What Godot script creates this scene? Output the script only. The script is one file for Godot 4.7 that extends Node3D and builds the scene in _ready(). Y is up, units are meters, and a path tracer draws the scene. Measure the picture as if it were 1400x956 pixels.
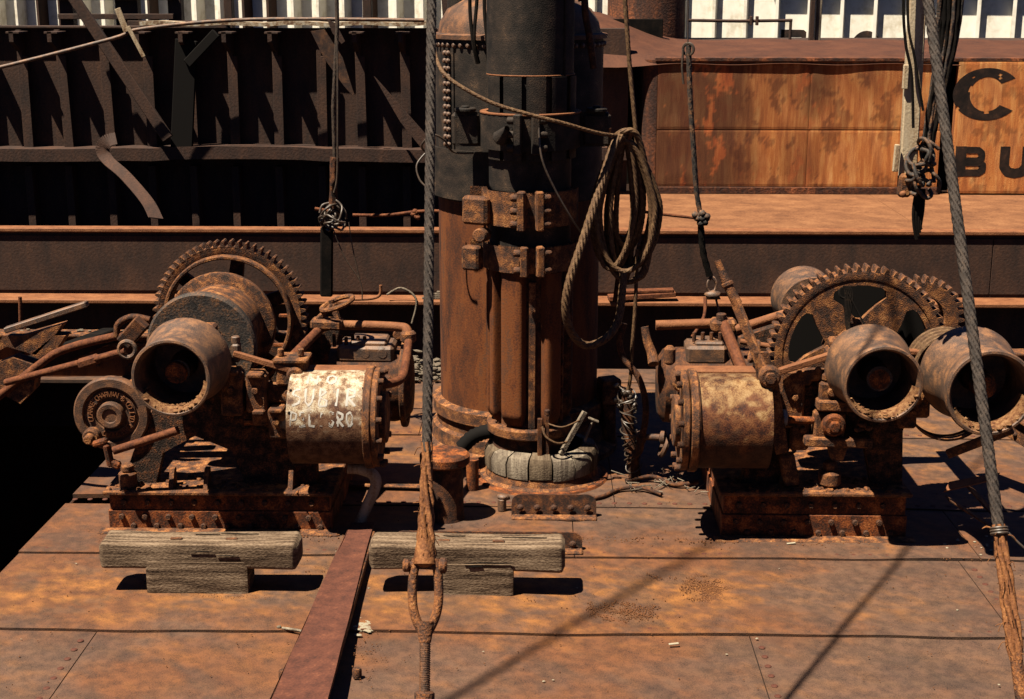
extends Node3D

var M := {}
var taken := {}
var nz := FastNoiseLite.new()
var rng := RandomNumberGenerator.new()
var WATER := -5.0

# ------------------------------------------------------------------ naming
func numbered(n: String) -> String:
	if not taken.has(n):
		taken[n] = 0
		return n
	taken[n] += 1
	return "%s_%03d" % [n, taken[n]]

func thing(n, label, cat, at = Vector3.ZERO, group = "") -> Node3D:
	var o = Node3D.new()
	o.name = numbered(n)
	o.position = at
	add_child(o)
	metas(o, label, cat, group)
	return o

func metas(o, label, cat, group = "") -> void:
	o.set_meta("label", label)
	o.set_meta("category", cat)
	if group != "":
		o.set_meta("group", group)

func structure(n) -> Node3D:
	var o = Node3D.new()
	o.name = numbered(n)
	add_child(o)
	o.set_meta("kind", "structure")
	return o

func off(p) -> Vector3:
	return p.position if p.get_parent() == self else Vector3.ZERO

func part(n, st, mat, parent, label = "") -> MeshInstance3D:
	var o = MeshInstance3D.new()
	o.name = n
	o.mesh = st.commit()
	o.material_override = mat
	o.position = -off(parent)
	parent.add_child(o, true)
	if label != "":
		o.set_meta("label", label)
	return o

func piece(n, mesh, mat, xf: Transform3D, parent) -> MeshInstance3D:
	var o = MeshInstance3D.new()
	o.name = n
	o.mesh = mesh
	o.material_override = mat
	xf.origin -= off(parent)
	o.transform = xf
	parent.add_child(o, true)
	return o

func solo(n, st, mat, label, cat, at, group = "") -> MeshInstance3D:
	var t = SurfaceTool.new()
	t.begin(Mesh.PRIMITIVE_TRIANGLES)
	t.append_from(st.commit(), 0, Transform3D(Basis(), -at))
	var o = MeshInstance3D.new()
	o.name = numbered(n)
	o.mesh = t.commit()
	o.material_override = mat
	o.position = at
	add_child(o)
	metas(o, label, cat, group)
	return o

func stuff(o):
	o.set_meta("kind", "stuff")
	return o

# ------------------------------------------------------------------ mesh helpers
func ns() -> SurfaceTool:
	var s = SurfaceTool.new()
	s.begin(Mesh.PRIMITIVE_TRIANGLES)
	return s

func trin(st, a, b, c, na, nb, nc) -> void:
	if (b - a).cross(c - a).dot(na + nb + nc) > 0.0:
		st.set_normal(na); st.add_vertex(a)
		st.set_normal(nc); st.add_vertex(c)
		st.set_normal(nb); st.add_vertex(b)
	else:
		st.set_normal(na); st.add_vertex(a)
		st.set_normal(nb); st.add_vertex(b)
		st.set_normal(nc); st.add_vertex(c)

func quadn(st, a, b, c, d, na, nb, nc, nd) -> void:
	trin(st, a, b, c, na, nb, nc)
	trin(st, a, c, d, na, nc, nd)

func poly_out(st, pts: Array, centre: Vector3) -> void:
	var n = Vector3.ZERO
	for i in range(1, pts.size() - 1):
		n += (pts[i] - pts[0]).cross(pts[i + 1] - pts[0])
	if n.length() < 1e-12:
		return
	n = n.normalized()
	var mid = Vector3.ZERO
	for p in pts:
		mid += p
	if n.dot(mid / pts.size() - centre) < 0:
		n = -n
	for i in range(1, pts.size() - 1):
		trin(st, pts[0], pts[i], pts[i + 1], n, n, n)

func jit(p: Vector3, amt: float, f := 9.0) -> Vector3:
	if amt == 0.0:
		return p
	var q = p * f * 10.0
	return p + amt * Vector3(nz.get_noise_3dv(q), nz.get_noise_3dv(q + Vector3(311, 7, 91)), nz.get_noise_3dv(q + Vector3(-71, 517, 33)))

func box(st, c: Vector3, s: Vector3, b := Basis(), ch := 0.006, amt := 0.0) -> void:
	var h = s / 2
	ch = minf(ch, minf(h.x, minf(h.y, h.z)) * 0.6)
	var P = {}
	for sx in [-1, 1]:
		for sy in [-1, 1]:
			for sz in [-1, 1]:
				var k = [sx, sy, sz]
				for ax in 3:
					var v = Vector3(sx * h.x, sy * h.y, sz * h.z)
					for j in 3:
						if j != ax:
							v[j] -= k[j] * ch
					P[[sx, sy, sz, ax]] = jit(c + b * v, amt)
	for ax in 3:
		var u = (ax + 1) % 3
		var w = (ax + 2) % 3
		for s1 in [-1, 1]:
			var q = []
			for e in [[-1, -1], [1, -1], [1, 1], [-1, 1]]:
				var k = [0, 0, 0]
				k[ax] = s1; k[u] = e[0]; k[w] = e[1]
				q.append(P[[k[0], k[1], k[2], ax]])
			poly_out(st, q, c)
			for s2 in [-1, 1]:   # edge between faces u and w, running along ax
				var k0 = [0, 0, 0]; var k1 = [0, 0, 0]
				k0[ax] = -1; k0[u] = s1; k0[w] = s2
				k1[ax] = 1; k1[u] = s1; k1[w] = s2
				poly_out(st, [P[[k0[0], k0[1], k0[2], u]], P[[k1[0], k1[1], k1[2], u]], P[[k1[0], k1[1], k1[2], w]], P[[k0[0], k0[1], k0[2], w]]], c)
	for sx in [-1, 1]:
		for sy in [-1, 1]:
			for sz in [-1, 1]:
				poly_out(st, [P[[sx, sy, sz, 0]], P[[sx, sy, sz, 1]], P[[sx, sy, sz, 2]]], c)

func bx(x0, x1, y0, y1, z0, z1, ch := 0.006, amt := 0.0) -> SurfaceTool:
	var st = ns()
	box(st, Vector3((x0 + x1) / 2.0, (y0 + y1) / 2.0, (z0 + z1) / 2.0), Vector3(absf(x1 - x0), absf(y1 - y0), absf(z1 - z0)), Basis(), ch, amt)
	return st

func bar_basis(a: Vector3, b: Vector3, up := Vector3.UP) -> Basis:
	var d = (b - a).normalized()
	var s = d.cross(up)
	if s.length() < 0.01:
		s = d.cross(Vector3(0, 0, 1))
	s = s.normalized()
	return Basis(d, s.cross(d).normalized(), s)

func bar(st, a: Vector3, b: Vector3, hgt: float, wid: float, ch := 0.004, up := Vector3.UP, amt := 0.0) -> void:
	box(st, (a + b) / 2, Vector3(a.distance_to(b), hgt, wid), bar_basis(a, b, up), ch, amt)

func zax(o: Vector3) -> Transform3D:
	return Transform3D(Basis(Vector3.RIGHT, PI / 2), o)

func xax(o: Vector3) -> Transform3D:
	return Transform3D(Basis(Vector3(0, 0, 1), -PI / 2), o)

func yax(o: Vector3) -> Transform3D:
	return Transform3D(Basis(), o)

func axis_to(o: Vector3, d: Vector3) -> Transform3D:
	var b = bar_basis(Vector3.ZERO, d)
	return Transform3D(Basis(b.y, b.x, -b.z), o)

func lathe(st, prof: Array, xf: Transform3D, segs := 32, a0 := 0.0, a1 := TAU, amt := 0.0) -> void:
	var n = prof.size()
	var nrm = []
	for i in n - 1:
		var d = prof[i + 1] - prof[i]
		nrm.append(Vector2(d.y, -d.x).normalized())
	for i in n - 1:
		var na = nrm[i]
		var nb = nrm[i]
		if i > 0 and nrm[i - 1].dot(nrm[i]) > 0.8:
			na = (nrm[i - 1] + nrm[i]).normalized()
		if i < n - 2 and nrm[i + 1].dot(nrm[i]) > 0.8:
			nb = (nrm[i + 1] + nrm[i]).normalized()
		for k in segs:
			var t0 = lerpf(a0, a1, float(k) / segs)
			var t1 = lerpf(a0, a1, float(k + 1) / segs)
			var d0 = Vector3(cos(t0), 0, sin(t0))
			var d1 = Vector3(cos(t1), 0, sin(t1))
			var f = func(p, d): return jit(xf * (d * p.x + Vector3(0, p.y, 0)), amt, 5.0)
			var g = func(v, d): return (xf.basis * (d * v.x + Vector3(0, v.y, 0))).normalized()
			var A = f.call(prof[i], d0); var B = f.call(prof[i], d1)
			var C = f.call(prof[i + 1], d1); var D = f.call(prof[i + 1], d0)
			if prof[i].x < 1e-5:
				trin(st, A, C, D, g.call(na, d0), g.call(nb, d1), g.call(nb, d0))
			elif prof[i + 1].x < 1e-5:
				trin(st, A, B, C, g.call(na, d0), g.call(na, d1), g.call(nb, d1))
			else:
				quadn(st, A, B, C, D, g.call(na, d0), g.call(na, d1), g.call(nb, d1), g.call(nb, d0))

func V2(a: Array) -> Array:
	var r = []
	for i in range(0, a.size(), 2):
		r.append(Vector2(a[i], a[i + 1]))
	return r

func disc(st, r: float, y0: float, y1: float, xf, segs := 32, ch := 0.006, amt := 0.0) -> void:
	lathe(st, V2([0, y0, r - ch, y0, r, y0 + ch, r, y1 - ch, r - ch, y1, 0, y1]), xf, segs, 0.0, TAU, amt)

func ring(st, r0: float, r1: float, y0: float, y1: float, xf, segs := 40, ch := 0.006, amt := 0.0) -> void:
	lathe(st, V2([r0, y0, r1 - ch, y0, r1, y0 + ch, r1, y1 - ch, r1 - ch, y1, r0 + ch, y1, r0, y1 - ch, r0, y0]), xf, segs, 0.0, TAU, amt)

func torus(st, R: float, r: float, xf, segs := 24, sides := 8) -> void:
	var p = []
	for i in sides + 1:
		var a = TAU * i / sides
		p.append(Vector2(R + r * cos(a), r * sin(a)))
	lathe(st, p, xf, segs)

func smooth(pts: Array, n := 6) -> Array:
	var out = []
	for i in pts.size() - 1:
		var p0 = pts[maxi(i - 1, 0)]; var p1 = pts[i]; var p2 = pts[i + 1]; var p3 = pts[mini(i + 2, pts.size() - 1)]
		for k in n:
			var t = float(k) / n
			out.append(0.5 * ((2.0 * p1) + (p2 - p0) * t + (2.0 * p0 - 5.0 * p1 + 4.0 * p2 - p3) * t * t + (3.0 * p1 - p0 - 3.0 * p2 + p3) * t * t * t))
	out.append(pts[-1])
	return out

func sweep(st, pts: Array, rad: Callable, segs: int, strands := 0, lay := 0.2, depth := 0.16) -> void:
	# rad(s in 0..1) -> radius; strands > 0 makes a laid rope
	var n = pts.size()
	var t = (pts[1] - pts[0]).normalized()
	var u = t.cross(Vector3.UP if absf(t.y) < 0.9 else Vector3.RIGHT).normalized()
	var rings = []
	var norms = []
	var len = 0.0
	for i in n:
		var tn = (pts[mini(i + 1, n - 1)] - pts[maxi(i - 1, 0)]).normalized()
		u = (u - tn * u.dot(tn)).normalized()
		var v = tn.cross(u)
		if i > 0:
			len += pts[i].distance_to(pts[i - 1])
		var r = rad.call(float(i) / (n - 1))
		var R = []
		var N = []
		for k in segs:
			var a = TAU * k / segs
			var ph = strands * a + TAU * len / lay * 1.0
			var e = 1.0
			var de = 0.0
			if strands > 0:
				e = 1.0 - depth + depth * absf(cos(ph * 0.5)) * 1.15
				de = -depth * 0.5 * strands * sin(ph * 0.5) * signf(cos(ph * 0.5)) * 1.15
			var dr = u * cos(a) + v * sin(a)
			var dt = -u * sin(a) + v * cos(a)
			R.append(pts[i] + dr * r * e)
			N.append((dr * e - dt * de).normalized())
		rings.append(R)
		norms.append(N)
	for i in n - 1:
		for k in segs:
			var j = (k + 1) % segs
			quadn(st, rings[i][k], rings[i][j], rings[i + 1][j], rings[i + 1][k], norms[i][k], norms[i][j], norms[i + 1][j], norms[i + 1][k])
	for e in [0, n - 1]:
		var d = (pts[e] - pts[1 if e == 0 else n - 2]).normalized()
		for k in segs:
			trin(st, pts[e], rings[e][k], rings[e][(k + 1) % segs], d, d, d)

func tube(st, pts: Array, r: float, segs := 10) -> void:
	sweep(st, pts, func(_s): return r, segs)

func resample(pts: Array, step: float) -> Array:
	var out = [pts[0]]
	var left = step
	for i in pts.size() - 1:
		var a = pts[i]
		var d = pts[i].distance_to(pts[i + 1])
		var at = 0.0
		while d - at >= left:
			at += left
			out.append(a.lerp(pts[i + 1], at / d))
			left = step
		left -= d - at
	out.append(pts[-1])
	return out

func rope(st, pts: Array, r: float, strands := 6, lay := 0.16, segs := 18, step := 0.02, depth := 0.2) -> void:
	sweep(st, resample(pts, step), func(_s): return r, segs, strands, lay, depth)

func prism(st, poly: PackedVector2Array, xf: Transform3D, d: float) -> void:
	var t = Geometry2D.triangulate_polygon(poly)
	var nf = xf.basis.z.normalized()
	for i in range(0, t.size(), 3):
		for s in [-1, 1]:
			var q = []
			for k in 3:
				q.append(xf * Vector3(poly[t[i + k]].x, poly[t[i + k]].y, s * d / 2))
			trin(st, q[0], q[1], q[2], nf * s, nf * s, nf * s)
	var cw = Geometry2D.is_polygon_clockwise(poly)
	for i in poly.size():
		var a = poly[i]
		var b = poly[(i + 1) % poly.size()]
		var e = b - a
		if e.length() < 1e-6:
			continue
		var n2 = Vector2(e.y, -e.x).normalized() * (-1.0 if cw else 1.0)
		var n = (xf.basis * Vector3(n2.x, n2.y, 0)).normalized()
		quadn(st, xf * Vector3(a.x, a.y, -d / 2), xf * Vector3(b.x, b.y, -d / 2), xf * Vector3(b.x, b.y, d / 2), xf * Vector3(a.x, a.y, d / 2), n, n, n, n)

func pv(a: Array) -> PackedVector2Array:
	var r = PackedVector2Array()
	for i in range(0, a.size(), 2):
		r.append(Vector2(a[i], a[i + 1]))
	return r

func lump(st, c: Vector3, s: Vector3, amt := 0.3, seed := 0, la := 6, lo := 9) -> void:
	var P = func(i, j):
		var th = PI * i / la
		var ph = TAU * (j % lo) / lo
		var d = Vector3(sin(th) * cos(ph), cos(th), sin(th) * sin(ph))
		return d * (1.0 + amt * nz.get_noise_3dv(d * 90.0 + Vector3(seed * 37.0, seed * 11.0, 5)))
	for i in la:
		for j in lo:
			var a = P.call(i, j); var b = P.call(i, j + 1); var cc = P.call(i + 1, j + 1); var d = P.call(i + 1, j)
			quadn(st, c + a * s, c + b * s, c + cc * s, c + d * s, (a / s).normalized(), (b / s).normalized(), (cc / s).normalized(), (d / s).normalized())

func hexnut(r: float, h: float) -> ArrayMesh:
	var st = ns()
	lathe(st, V2([0, 0, r, 0, r, h * 0.8, r * 0.85, h, 0, h]), Transform3D(), 6)
	return st.commit()

func rivet(r: float, h: float) -> ArrayMesh:
	var st = ns()
	lathe(st, V2([r, 0, r * 0.92, h * 0.5, r * 0.6, h * 0.88, 0, h]), Transform3D(), 10)
	return st.commit()

func timber(st, x0, x1, y0, y1, z0, z1, amt := 0.006, nx := 40, r := 0.02, endr := 0.03) -> void:
	# a weathered baulk lying along x: rounded section and ends, gently uneven faces, smooth normals
	var hy = (y1 - y0) / 2.0
	var hz = (z1 - z0) / 2.0
	var cen = Vector3((x0 + x1) / 2.0, (y0 + y1) / 2.0, (z0 + z1) / 2.0)
	var full = []
	for q in 4:
		var cz = (hz - r) * (1 if q == 0 or q == 3 else -1)
		var cy = (hy - r) * (1 if q < 2 else -1)
		for k in 5:
			var a = PI / 2 * (q + k / 4.0)
			full.append([Vector2(cz + r * cos(a), cy + r * sin(a)), Vector2(cos(a), sin(a))])
		var nq = (q + 1) % 4
		var a1 = PI / 2 * (q + 1)
		var e0 = full[-1][0]
		var e1 = Vector2((hz - r) * (1 if nq == 0 or nq == 3 else -1) + r * cos(a1), (hy - r) * (1 if nq < 2 else -1) + r * sin(a1))
		for k in range(1, 8):
			full.append([e0.lerp(e1, k / 8.0), Vector2(cos(a1), sin(a1))])
	var m = full.size()
	var P = []
	for i in nx + 1:
		var x = lerpf(x0, x1, float(i) / nx)
		var e = minf(x - x0, x1 - x)
		var inset = 0.0
		if e < endr:
			inset = endr - sqrt(maxf(0.0, endr * endr - (endr - e) * (endr - e)))
		var R = []
		for q in full:
			var p = Vector3(x, cen.y + q[0].y - signf(q[0].y) * inset * absf(q[0].y) / hy, cen.z + q[0].x - signf(q[0].x) * inset * absf(q[0].x) / hz)
			var g = nz.get_noise_3d(p.x * 60, p.y * 500, p.z * 500) * amt * 0.5 + nz.get_noise_3d(p.x * 90, p.y * 130, p.z * 130 + 77) * amt
			R.append(p + Vector3(0, q[1].y, q[1].x) * g)
		P.append(R)
	var N = func(i, k):
		var n = (P[mini(i + 1, nx)][k] - P[maxi(i - 1, 0)][k]).cross(P[i][(k + 1) % m] - P[i][(k + m - 1) % m])
		var o = P[i][k] - Vector3(P[i][k].x, cen.y, cen.z)
		return n.normalized() * (1.0 if n.dot(o) > 0 else -1.0)
	for i in nx:
		for k in m:
			var j = (k + 1) % m
			quadn(st, P[i][k], P[i + 1][k], P[i + 1][j], P[i][j], N.call(i, k), N.call(i + 1, k), N.call(i + 1, j), N.call(i, j))
	for e in [0, nx]:
		var mid = Vector3(x0 if e == 0 else x1, cen.y, cen.z)
		for k in m:
			var n = Vector3(-1 if e == 0 else 1, 0, 0)
			trin(st, mid, P[e][k], P[e][(k + 1) % m], n, n, n)

func rect_path(st, pts: Array, h: float, w: float) -> void:
	# a flat bar following a path that runs mostly along x
	var F = []
	for i in pts.size():
		var t = (pts[mini(i + 1, pts.size() - 1)] - pts[maxi(i - 1, 0)]).normalized()
		var u = (Vector3.UP - t * t.y).normalized()
		var v = t.cross(u)
		F.append([pts[i] + u * h / 2 + v * w / 2, pts[i] + u * h / 2 - v * w / 2, pts[i] - u * h / 2 - v * w / 2, pts[i] - u * h / 2 + v * w / 2, u, v])
	for i in pts.size() - 1:
		for k in 4:
			var j = (k + 1) % 4
			var f = func(q): return [q[4], -q[5], -q[4], q[5]][k]
			quadn(st, F[i][k], F[i][j], F[i + 1][j], F[i + 1][k], f.call(F[i]), f.call(F[i]), f.call(F[i + 1]), f.call(F[i + 1]))
	for e in [0, pts.size() - 1]:
		poly_out(st, [F[e][0], F[e][1], F[e][2], F[e][3]], pts[1 if e == 0 else e - 1])

func stroke(st, pts: Array, w: float, f: Callable, step := 0.02, wear := 0.0) -> void:
	# flat painted stroke; f(Vector2) -> [position, normal]
	var r = []
	for i in pts.size() - 1:
		var m = maxi(1, int(ceil(pts[i].distance_to(pts[i + 1]) / step)))
		for k in m:
			r.append(pts[i].lerp(pts[i + 1], float(k) / m))
	r.append(pts[-1])
	for i in r.size() - 1:
		var t0 = (r[mini(i + 1, r.size() - 1)] - r[maxi(i - 1, 0)]).normalized().orthogonal() * w / 2
		var t1 = (r[mini(i + 2, r.size() - 1)] - r[i]).normalized().orthogonal() * w / 2
		for k in 3:
			if wear > 0.0 and nz.get_noise_3d(r[i].x * 900, r[i].y * 900 + k * 140, 3.0) > 0.42 - wear:
				continue
			var s0 = -1.0 + 2.0 * k / 3.0
			var s1 = s0 + 2.0 / 3.0
			var q = [f.call(r[i] + t0 * s0), f.call(r[i] + t0 * s1), f.call(r[i + 1] + t1 * s1), f.call(r[i + 1] + t1 * s0)]
			quadn(st, q[0][0], q[1][0], q[2][0], q[3][0], q[0][1], q[1][1], q[2][1], q[3][1])

# ------------------------------------------------------------------ textures and materials
func nimg(w: int, h: int, seed: int, freq: float, oct := 5, type := FastNoiseLite.TYPE_SIMPLEX_SMOOTH) -> Image:
	var n = FastNoiseLite.new()
	n.noise_type = type
	n.seed = seed
	n.frequency = freq
	n.fractal_octaves = oct
	n.fractal_gain = 0.68
	if type == FastNoiseLite.TYPE_CELLULAR:
		n.cellular_return_type = FastNoiseLite.RETURN_DISTANCE
	return n.get_seamless_image(w, h, false, false, 0.15, true)

func tex(cols: Array, o := {}) -> Array:
	var S: int = o.get("size", 512)
	var sd: int = o.get("seed", 1)
	var sx: int = o.get("sx", 1)
	var sy: int = o.get("sy", 1)
	var A = nimg(S / sx, S / sy, sd, o.get("fa", 0.008) * 512.0 / S * 0.55, 6)
	if sx > 1 or sy > 1:
		A.resize(S, S, Image.INTERPOLATE_CUBIC)
	var B = nimg(S, S, sd + 7, o.get("fb", 0.05), 4)
	var C = nimg(S, S, sd + 13, o.get("fc", 0.03), 2, FastNoiseLite.TYPE_CELLULAR)
	var a = A.get_data(); var b = B.get_data(); var c = C.get_data()
	var g = Gradient.new()
	var offs = PackedFloat32Array(); var cc = PackedColorArray()
	for i in cols.size():
		offs.append(float(i) / (cols.size() - 1))
		cc.append(Color8(cols[i][0], cols[i][1], cols[i][2]))
	g.offsets = offs; g.colors = cc
	var lr = PackedInt32Array(); var lg = PackedInt32Array(); var lb = PackedInt32Array()
	for i in 256:
		var q = g.sample(i / 255.0)
		lr.append(int(q.r * 255)); lg.append(int(q.g * 255)); lb.append(int(q.b * 255))
	var wa: float = o.get("wa", 0.6)
	var wb: float = o.get("wb", 0.4)
	var con: float = o.get("con", 1.5)
	var mid: float = o.get("mid", 128.0)
	var pit: float = o.get("pit", 0.5)
	var fl: float = o.get("flake", 0.0)
	var off2 = S * (S / 3) + S / 2
	var r2 = RandomNumberGenerator.new()
	r2.seed = sd
	var out = PackedByteArray(); out.resize(S * S * 3)
	var hg = PackedByteArray(); hg.resize(S * S)
	for i in S * S:
		var av = a[i]
		var bv = b[i]
		var v = (av * wa + bv * wb - 128.0) * con + mid
		var p = 0.0
		if c[i] < 60:
			p = (60 - c[i]) * pit
		v -= p
		if fl > 0.0:      # hard-edged flakes of scale, in two sizes
			if av * 0.8 + bv * 0.2 > 142.0:
				v += fl
			if b[(i + off2) % (S * S)] * 0.7 + av * 0.3 < 104.0:
				v -= fl * 0.8
		v += (i * 7919 % 31) * 0.6 - 9.0
		var k = clampi(int(v), 0, 255)
		out[i * 3] = lr[k]; out[i * 3 + 1] = lg[k]; out[i * 3 + 2] = lb[k]
		hg[i] = clampi(int(av * 0.35 + bv * 0.65 - p * 1.2), 0, 255)
	return [ImageTexture.create_from_image(Image.create_from_data(S, S, false, Image.FORMAT_RGB8, out)), ImageTexture.create_from_image(Image.create_from_data(S, S, false, Image.FORMAT_L8, hg))]

func mat(n, t, scale, rough := 0.85, bump := 1.0, tint := Color.WHITE, spec := 0.35) -> StandardMaterial3D:
	var m = StandardMaterial3D.new()
	m.resource_name = n
	var lin = tint.srgb_to_linear() * (0.6 if n in ["shed", "paintwork"] else 0.38)
	m.albedo_color = Color(lin.r, lin.g, lin.b).linear_to_srgb()
	if t != null:
		m.albedo_texture = t[0]
		m.uv1_triplanar = true
		m.uv1_triplanar_sharpness = 4.0
		m.uv1_scale = scale if scale is Vector3 else Vector3.ONE * scale
		if bump > 0.0:
			m.heightmap_enabled = true
			m.heightmap_texture = t[1]
			m.heightmap_scale = bump
	m.roughness = rough
	m.metallic_specular = spec
	M[n] = m
	return m

func make_materials() -> void:
	var rust = tex([[42, 31, 27], [84, 56, 42], [130, 81, 48], [166, 104, 56], [206, 152, 98]], {"seed": 3, "fa": 0.022, "fb": 0.13, "fc": 0.07, "con": 1.7, "mid": 118.0, "flake": 30.0})
	mat("rust", rust, 1.3, 0.85, 0.55)
	mat("rust_dim", rust, 1.6, 0.82, 0.45, Color(0.74, 0.7, 0.68))
	mat("rust_warm", rust, 1.1, 0.85, 0.45, Color(1.0, 0.86, 0.7))
	mat("base", rust, 0.9, 0.85, 0.3, Color(1.0, 0.86, 0.74))
	var orange = tex([[60, 40, 32], [104, 64, 38], [146, 86, 40], [176, 108, 48], [132, 92, 66]], {"seed": 12, "fa": 0.016, "fb": 0.13, "fc": 0.09, "sy": 4, "con": 1.7, "flake": 20.0})
	mat("orange", orange, 0.8, 0.85, 0.14, Color(0.82, 0.75, 0.71))
	var drum = tex([[60, 52, 50], [96, 80, 70], [130, 104, 84], [164, 128, 94], [194, 154, 114]], {"seed": 21, "fa": 0.016, "fb": 0.12, "fc": 0.06, "con": 1.5, "mid": 122.0, "pit": 0.25, "flake": 22.0})
	mat("drum", drum, 1.5, 0.64, 0.25, Color(0.92, 0.82, 0.74), 0.5)
	mat("cast", drum, 1.5, 0.75, 0.3, Color(0.88, 0.76, 0.68), 0.4)
	var cheek = tex([[38, 34, 33], [58, 50, 46], [84, 68, 58], [124, 86, 58], [156, 108, 70]], {"seed": 24, "fa": 0.02, "fb": 0.08, "fc": 0.06, "con": 2.4, "mid": 108.0, "pit": 0.3})
	mat("flange", cheek, 1.1, 0.75, 0.4, Color.WHITE, 0.4)
	mat("crust", cheek, 1.6, 0.9, 0.7, Color(1.0, 0.9, 0.84), 0.3)
	var black = tex([[24, 22, 22], [42, 38, 36], [60, 53, 49], [80, 68, 60], [146, 120, 94]], {"seed": 31, "fa": 0.014, "fb": 0.16, "fc": 0.09, "con": 1.7, "mid": 104.0, "pit": 0.4})
	mat("black", black, 1.0, 0.75, 0.3, Color(1.0, 0.95, 0.9), 0.3)
	mat("dull_black", black, 1.3, 0.9, 0.2, Color(0.55, 0.52, 0.5), 0.2)  # the black texture under a darker tint
	var deck = tex([[120, 116, 116], [182, 178, 176], [214, 211, 208], [232, 228, 224], [250, 246, 238]], {"seed": 41, "size": 1024, "fa": 0.06, "fb": 0.2, "fc": 0.09, "wa": 0.45, "wb": 0.55, "con": 1.5, "mid": 140.0, "pit": 0.8, "flake": 34.0})
	mat("deck", deck, 0.45, 0.78, 0.3, Color(1, 1, 1), 0.4).vertex_color_use_as_albedo = true
	var wood = tex([[48, 40, 35], [92, 80, 70], [140, 126, 110], [178, 164, 146], [204, 192, 174]], {"seed": 51, "fa": 0.04, "fb": 0.08, "sx": 6, "con": 1.5, "mid": 132.0, "wa": 0.6, "wb": 0.4, "pit": 0.1})
	mat("wood", wood, Vector3(0.9, 2.0, 2.0), 0.9, 0.35, Color(0.93, 0.87, 0.82), 0.2)
	var wood2 = tex([[70, 60, 52], [120, 107, 94], [156, 142, 124], [186, 172, 152]], {"seed": 53, "fa": 0.03, "fb": 0.06, "sy": 10, "con": 1.5, "wa": 0.7, "wb": 0.3, "pit": 0.1})
	mat("stave", wood2, 1.6, 0.9, 0.5, Color.WHITE, 0.2)
	mat("stave_dark", wood2, 1.9, 0.9, 0.5, Color(0.8, 0.76, 0.72), 0.2)
	var hull = tex([[66, 38, 27], [104, 60, 36], [156, 90, 46], [204, 128, 66], [232, 176, 112]], {"seed": 61, "size": 1024, "fa": 0.022, "fb": 0.05, "fc": 0.03, "sy": 4, "con": 2.0, "mid": 128.0})
	mat("hull", hull, 0.42, 0.85, 0.8)
	var ochre = tex([[142, 90, 56], [188, 124, 74], [212, 156, 98], [230, 194, 142]], {"seed": 63, "size": 1024, "fa": 0.05, "fb": 0.14, "fc": 0.06, "sy": 9, "con": 1.2, "mid": 118.0, "flake": 20.0})
	mat("paintwork", ochre, 0.6, 0.85, 0.6).vertex_color_use_as_albedo = true
	var hullb = tex([[56, 34, 27], [78, 46, 33], [104, 60, 38], [150, 86, 50], [196, 118, 76]], {"seed": 64, "size": 1024, "fa": 0.022, "fb": 0.05, "fc": 0.03, "sy": 3, "con": 1.9, "mid": 92.0})
	mat("hull_brown", hullb, 0.42, 0.85, 0.8)
	var rpt = tex([[76, 48, 40], [106, 67, 54], [124, 80, 63], [158, 108, 80]], {"seed": 66, "fa": 0.03, "fb": 0.12, "con": 1.5, "pit": 0.6})
	mat("ramp", rpt, 0.8, 0.8, 0.12, Color(0.92, 0.83, 0.78))
	var dark = tex([[48, 36, 32], [66, 46, 38], [84, 57, 44], [104, 70, 50]], {"seed": 71, "fa": 0.018, "fb": 0.08, "sy": 3, "con": 1.3, "pit": 0.2})
	mat("hulk", dark, 0.6, 0.8, 0.3)
	mat("hulk_lit", dark, 0.6, 0.8, 0.4, Color(1.0, 0.98, 0.97))
	var tan = tex([[110, 72, 50], [150, 102, 68], [180, 128, 88], [206, 156, 112]], {"seed": 81, "fa": 0.014, "fb": 0.09, "con": 1.1})
	mat("ledge", tan, 0.5, 0.8, 0.3, Color(0.88, 0.84, 0.8))
	mat("roof", tan, 0.5, 0.8, 0.2, Color(0.58, 0.48, 0.45))
	mat("edge", tan, 1.2, 0.8, 0.4, Color(0.92, 0.84, 0.78))
	var whr = tex([[84, 54, 38], [140, 100, 70], [190, 166, 134], [216, 202, 176], [230, 222, 208]], {"seed": 91, "fa": 0.03, "fb": 0.15, "fc": 0.08, "con": 2.2, "mid": 138.0, "pit": 0.9})
	mat("white_rust", whr, 1.3, 0.75, 0.3).vertex_color_use_as_albedo = true
	mat("cream_rust", whr, 1.0, 0.75, 0.3, Color(0.8, 0.7, 0.58)).vertex_color_use_as_albedo = true
	mat("flake", whr, 3.0, 0.8, 0.5, Color(0.78, 0.62, 0.47))
	var spar = tex([[120, 84, 58], [190, 170, 148], [222, 212, 196], [236, 230, 218]], {"seed": 95, "fa": 0.02, "fb": 0.08, "sy": 8, "con": 1.7, "mid": 150.0, "pit": 0.5})
	mat("spar", spar, 1.2, 0.8, 0.3, Color(0.97, 0.91, 0.82))
	var shed = tex([[206, 196, 176], [240, 234, 220], [250, 246, 234]], {"seed": 101, "size": 256, "fa": 0.02, "sy": 3, "con": 1.6, "mid": 160.0, "pit": 0.2})
	mat("shed", shed, 0.4, 0.7, 0.1)
	var steel = tex([[50, 47, 46], [78, 73, 70], [106, 99, 94], [132, 116, 102]], {"seed": 111, "size": 256, "fa": 0.02, "fb": 0.1, "con": 1.5})
	mat("cable", steel, 3.0, 0.7, 0.1, Color(0.8, 0.75, 0.72), 0.3)
	mat("wire", steel, 3.0, 0.5, 0.0, Color(0.9, 0.8, 0.7), 0.5)
	var crope = tex([[90, 60, 40], [136, 94, 60], [176, 130, 86], [204, 164, 118]], {"seed": 121, "size": 256, "fa": 0.02, "fb": 0.1, "con": 1.6})
	mat("splice", crope, 3.0, 0.8, 0.3, Color(0.94, 0.83, 0.72))
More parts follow.
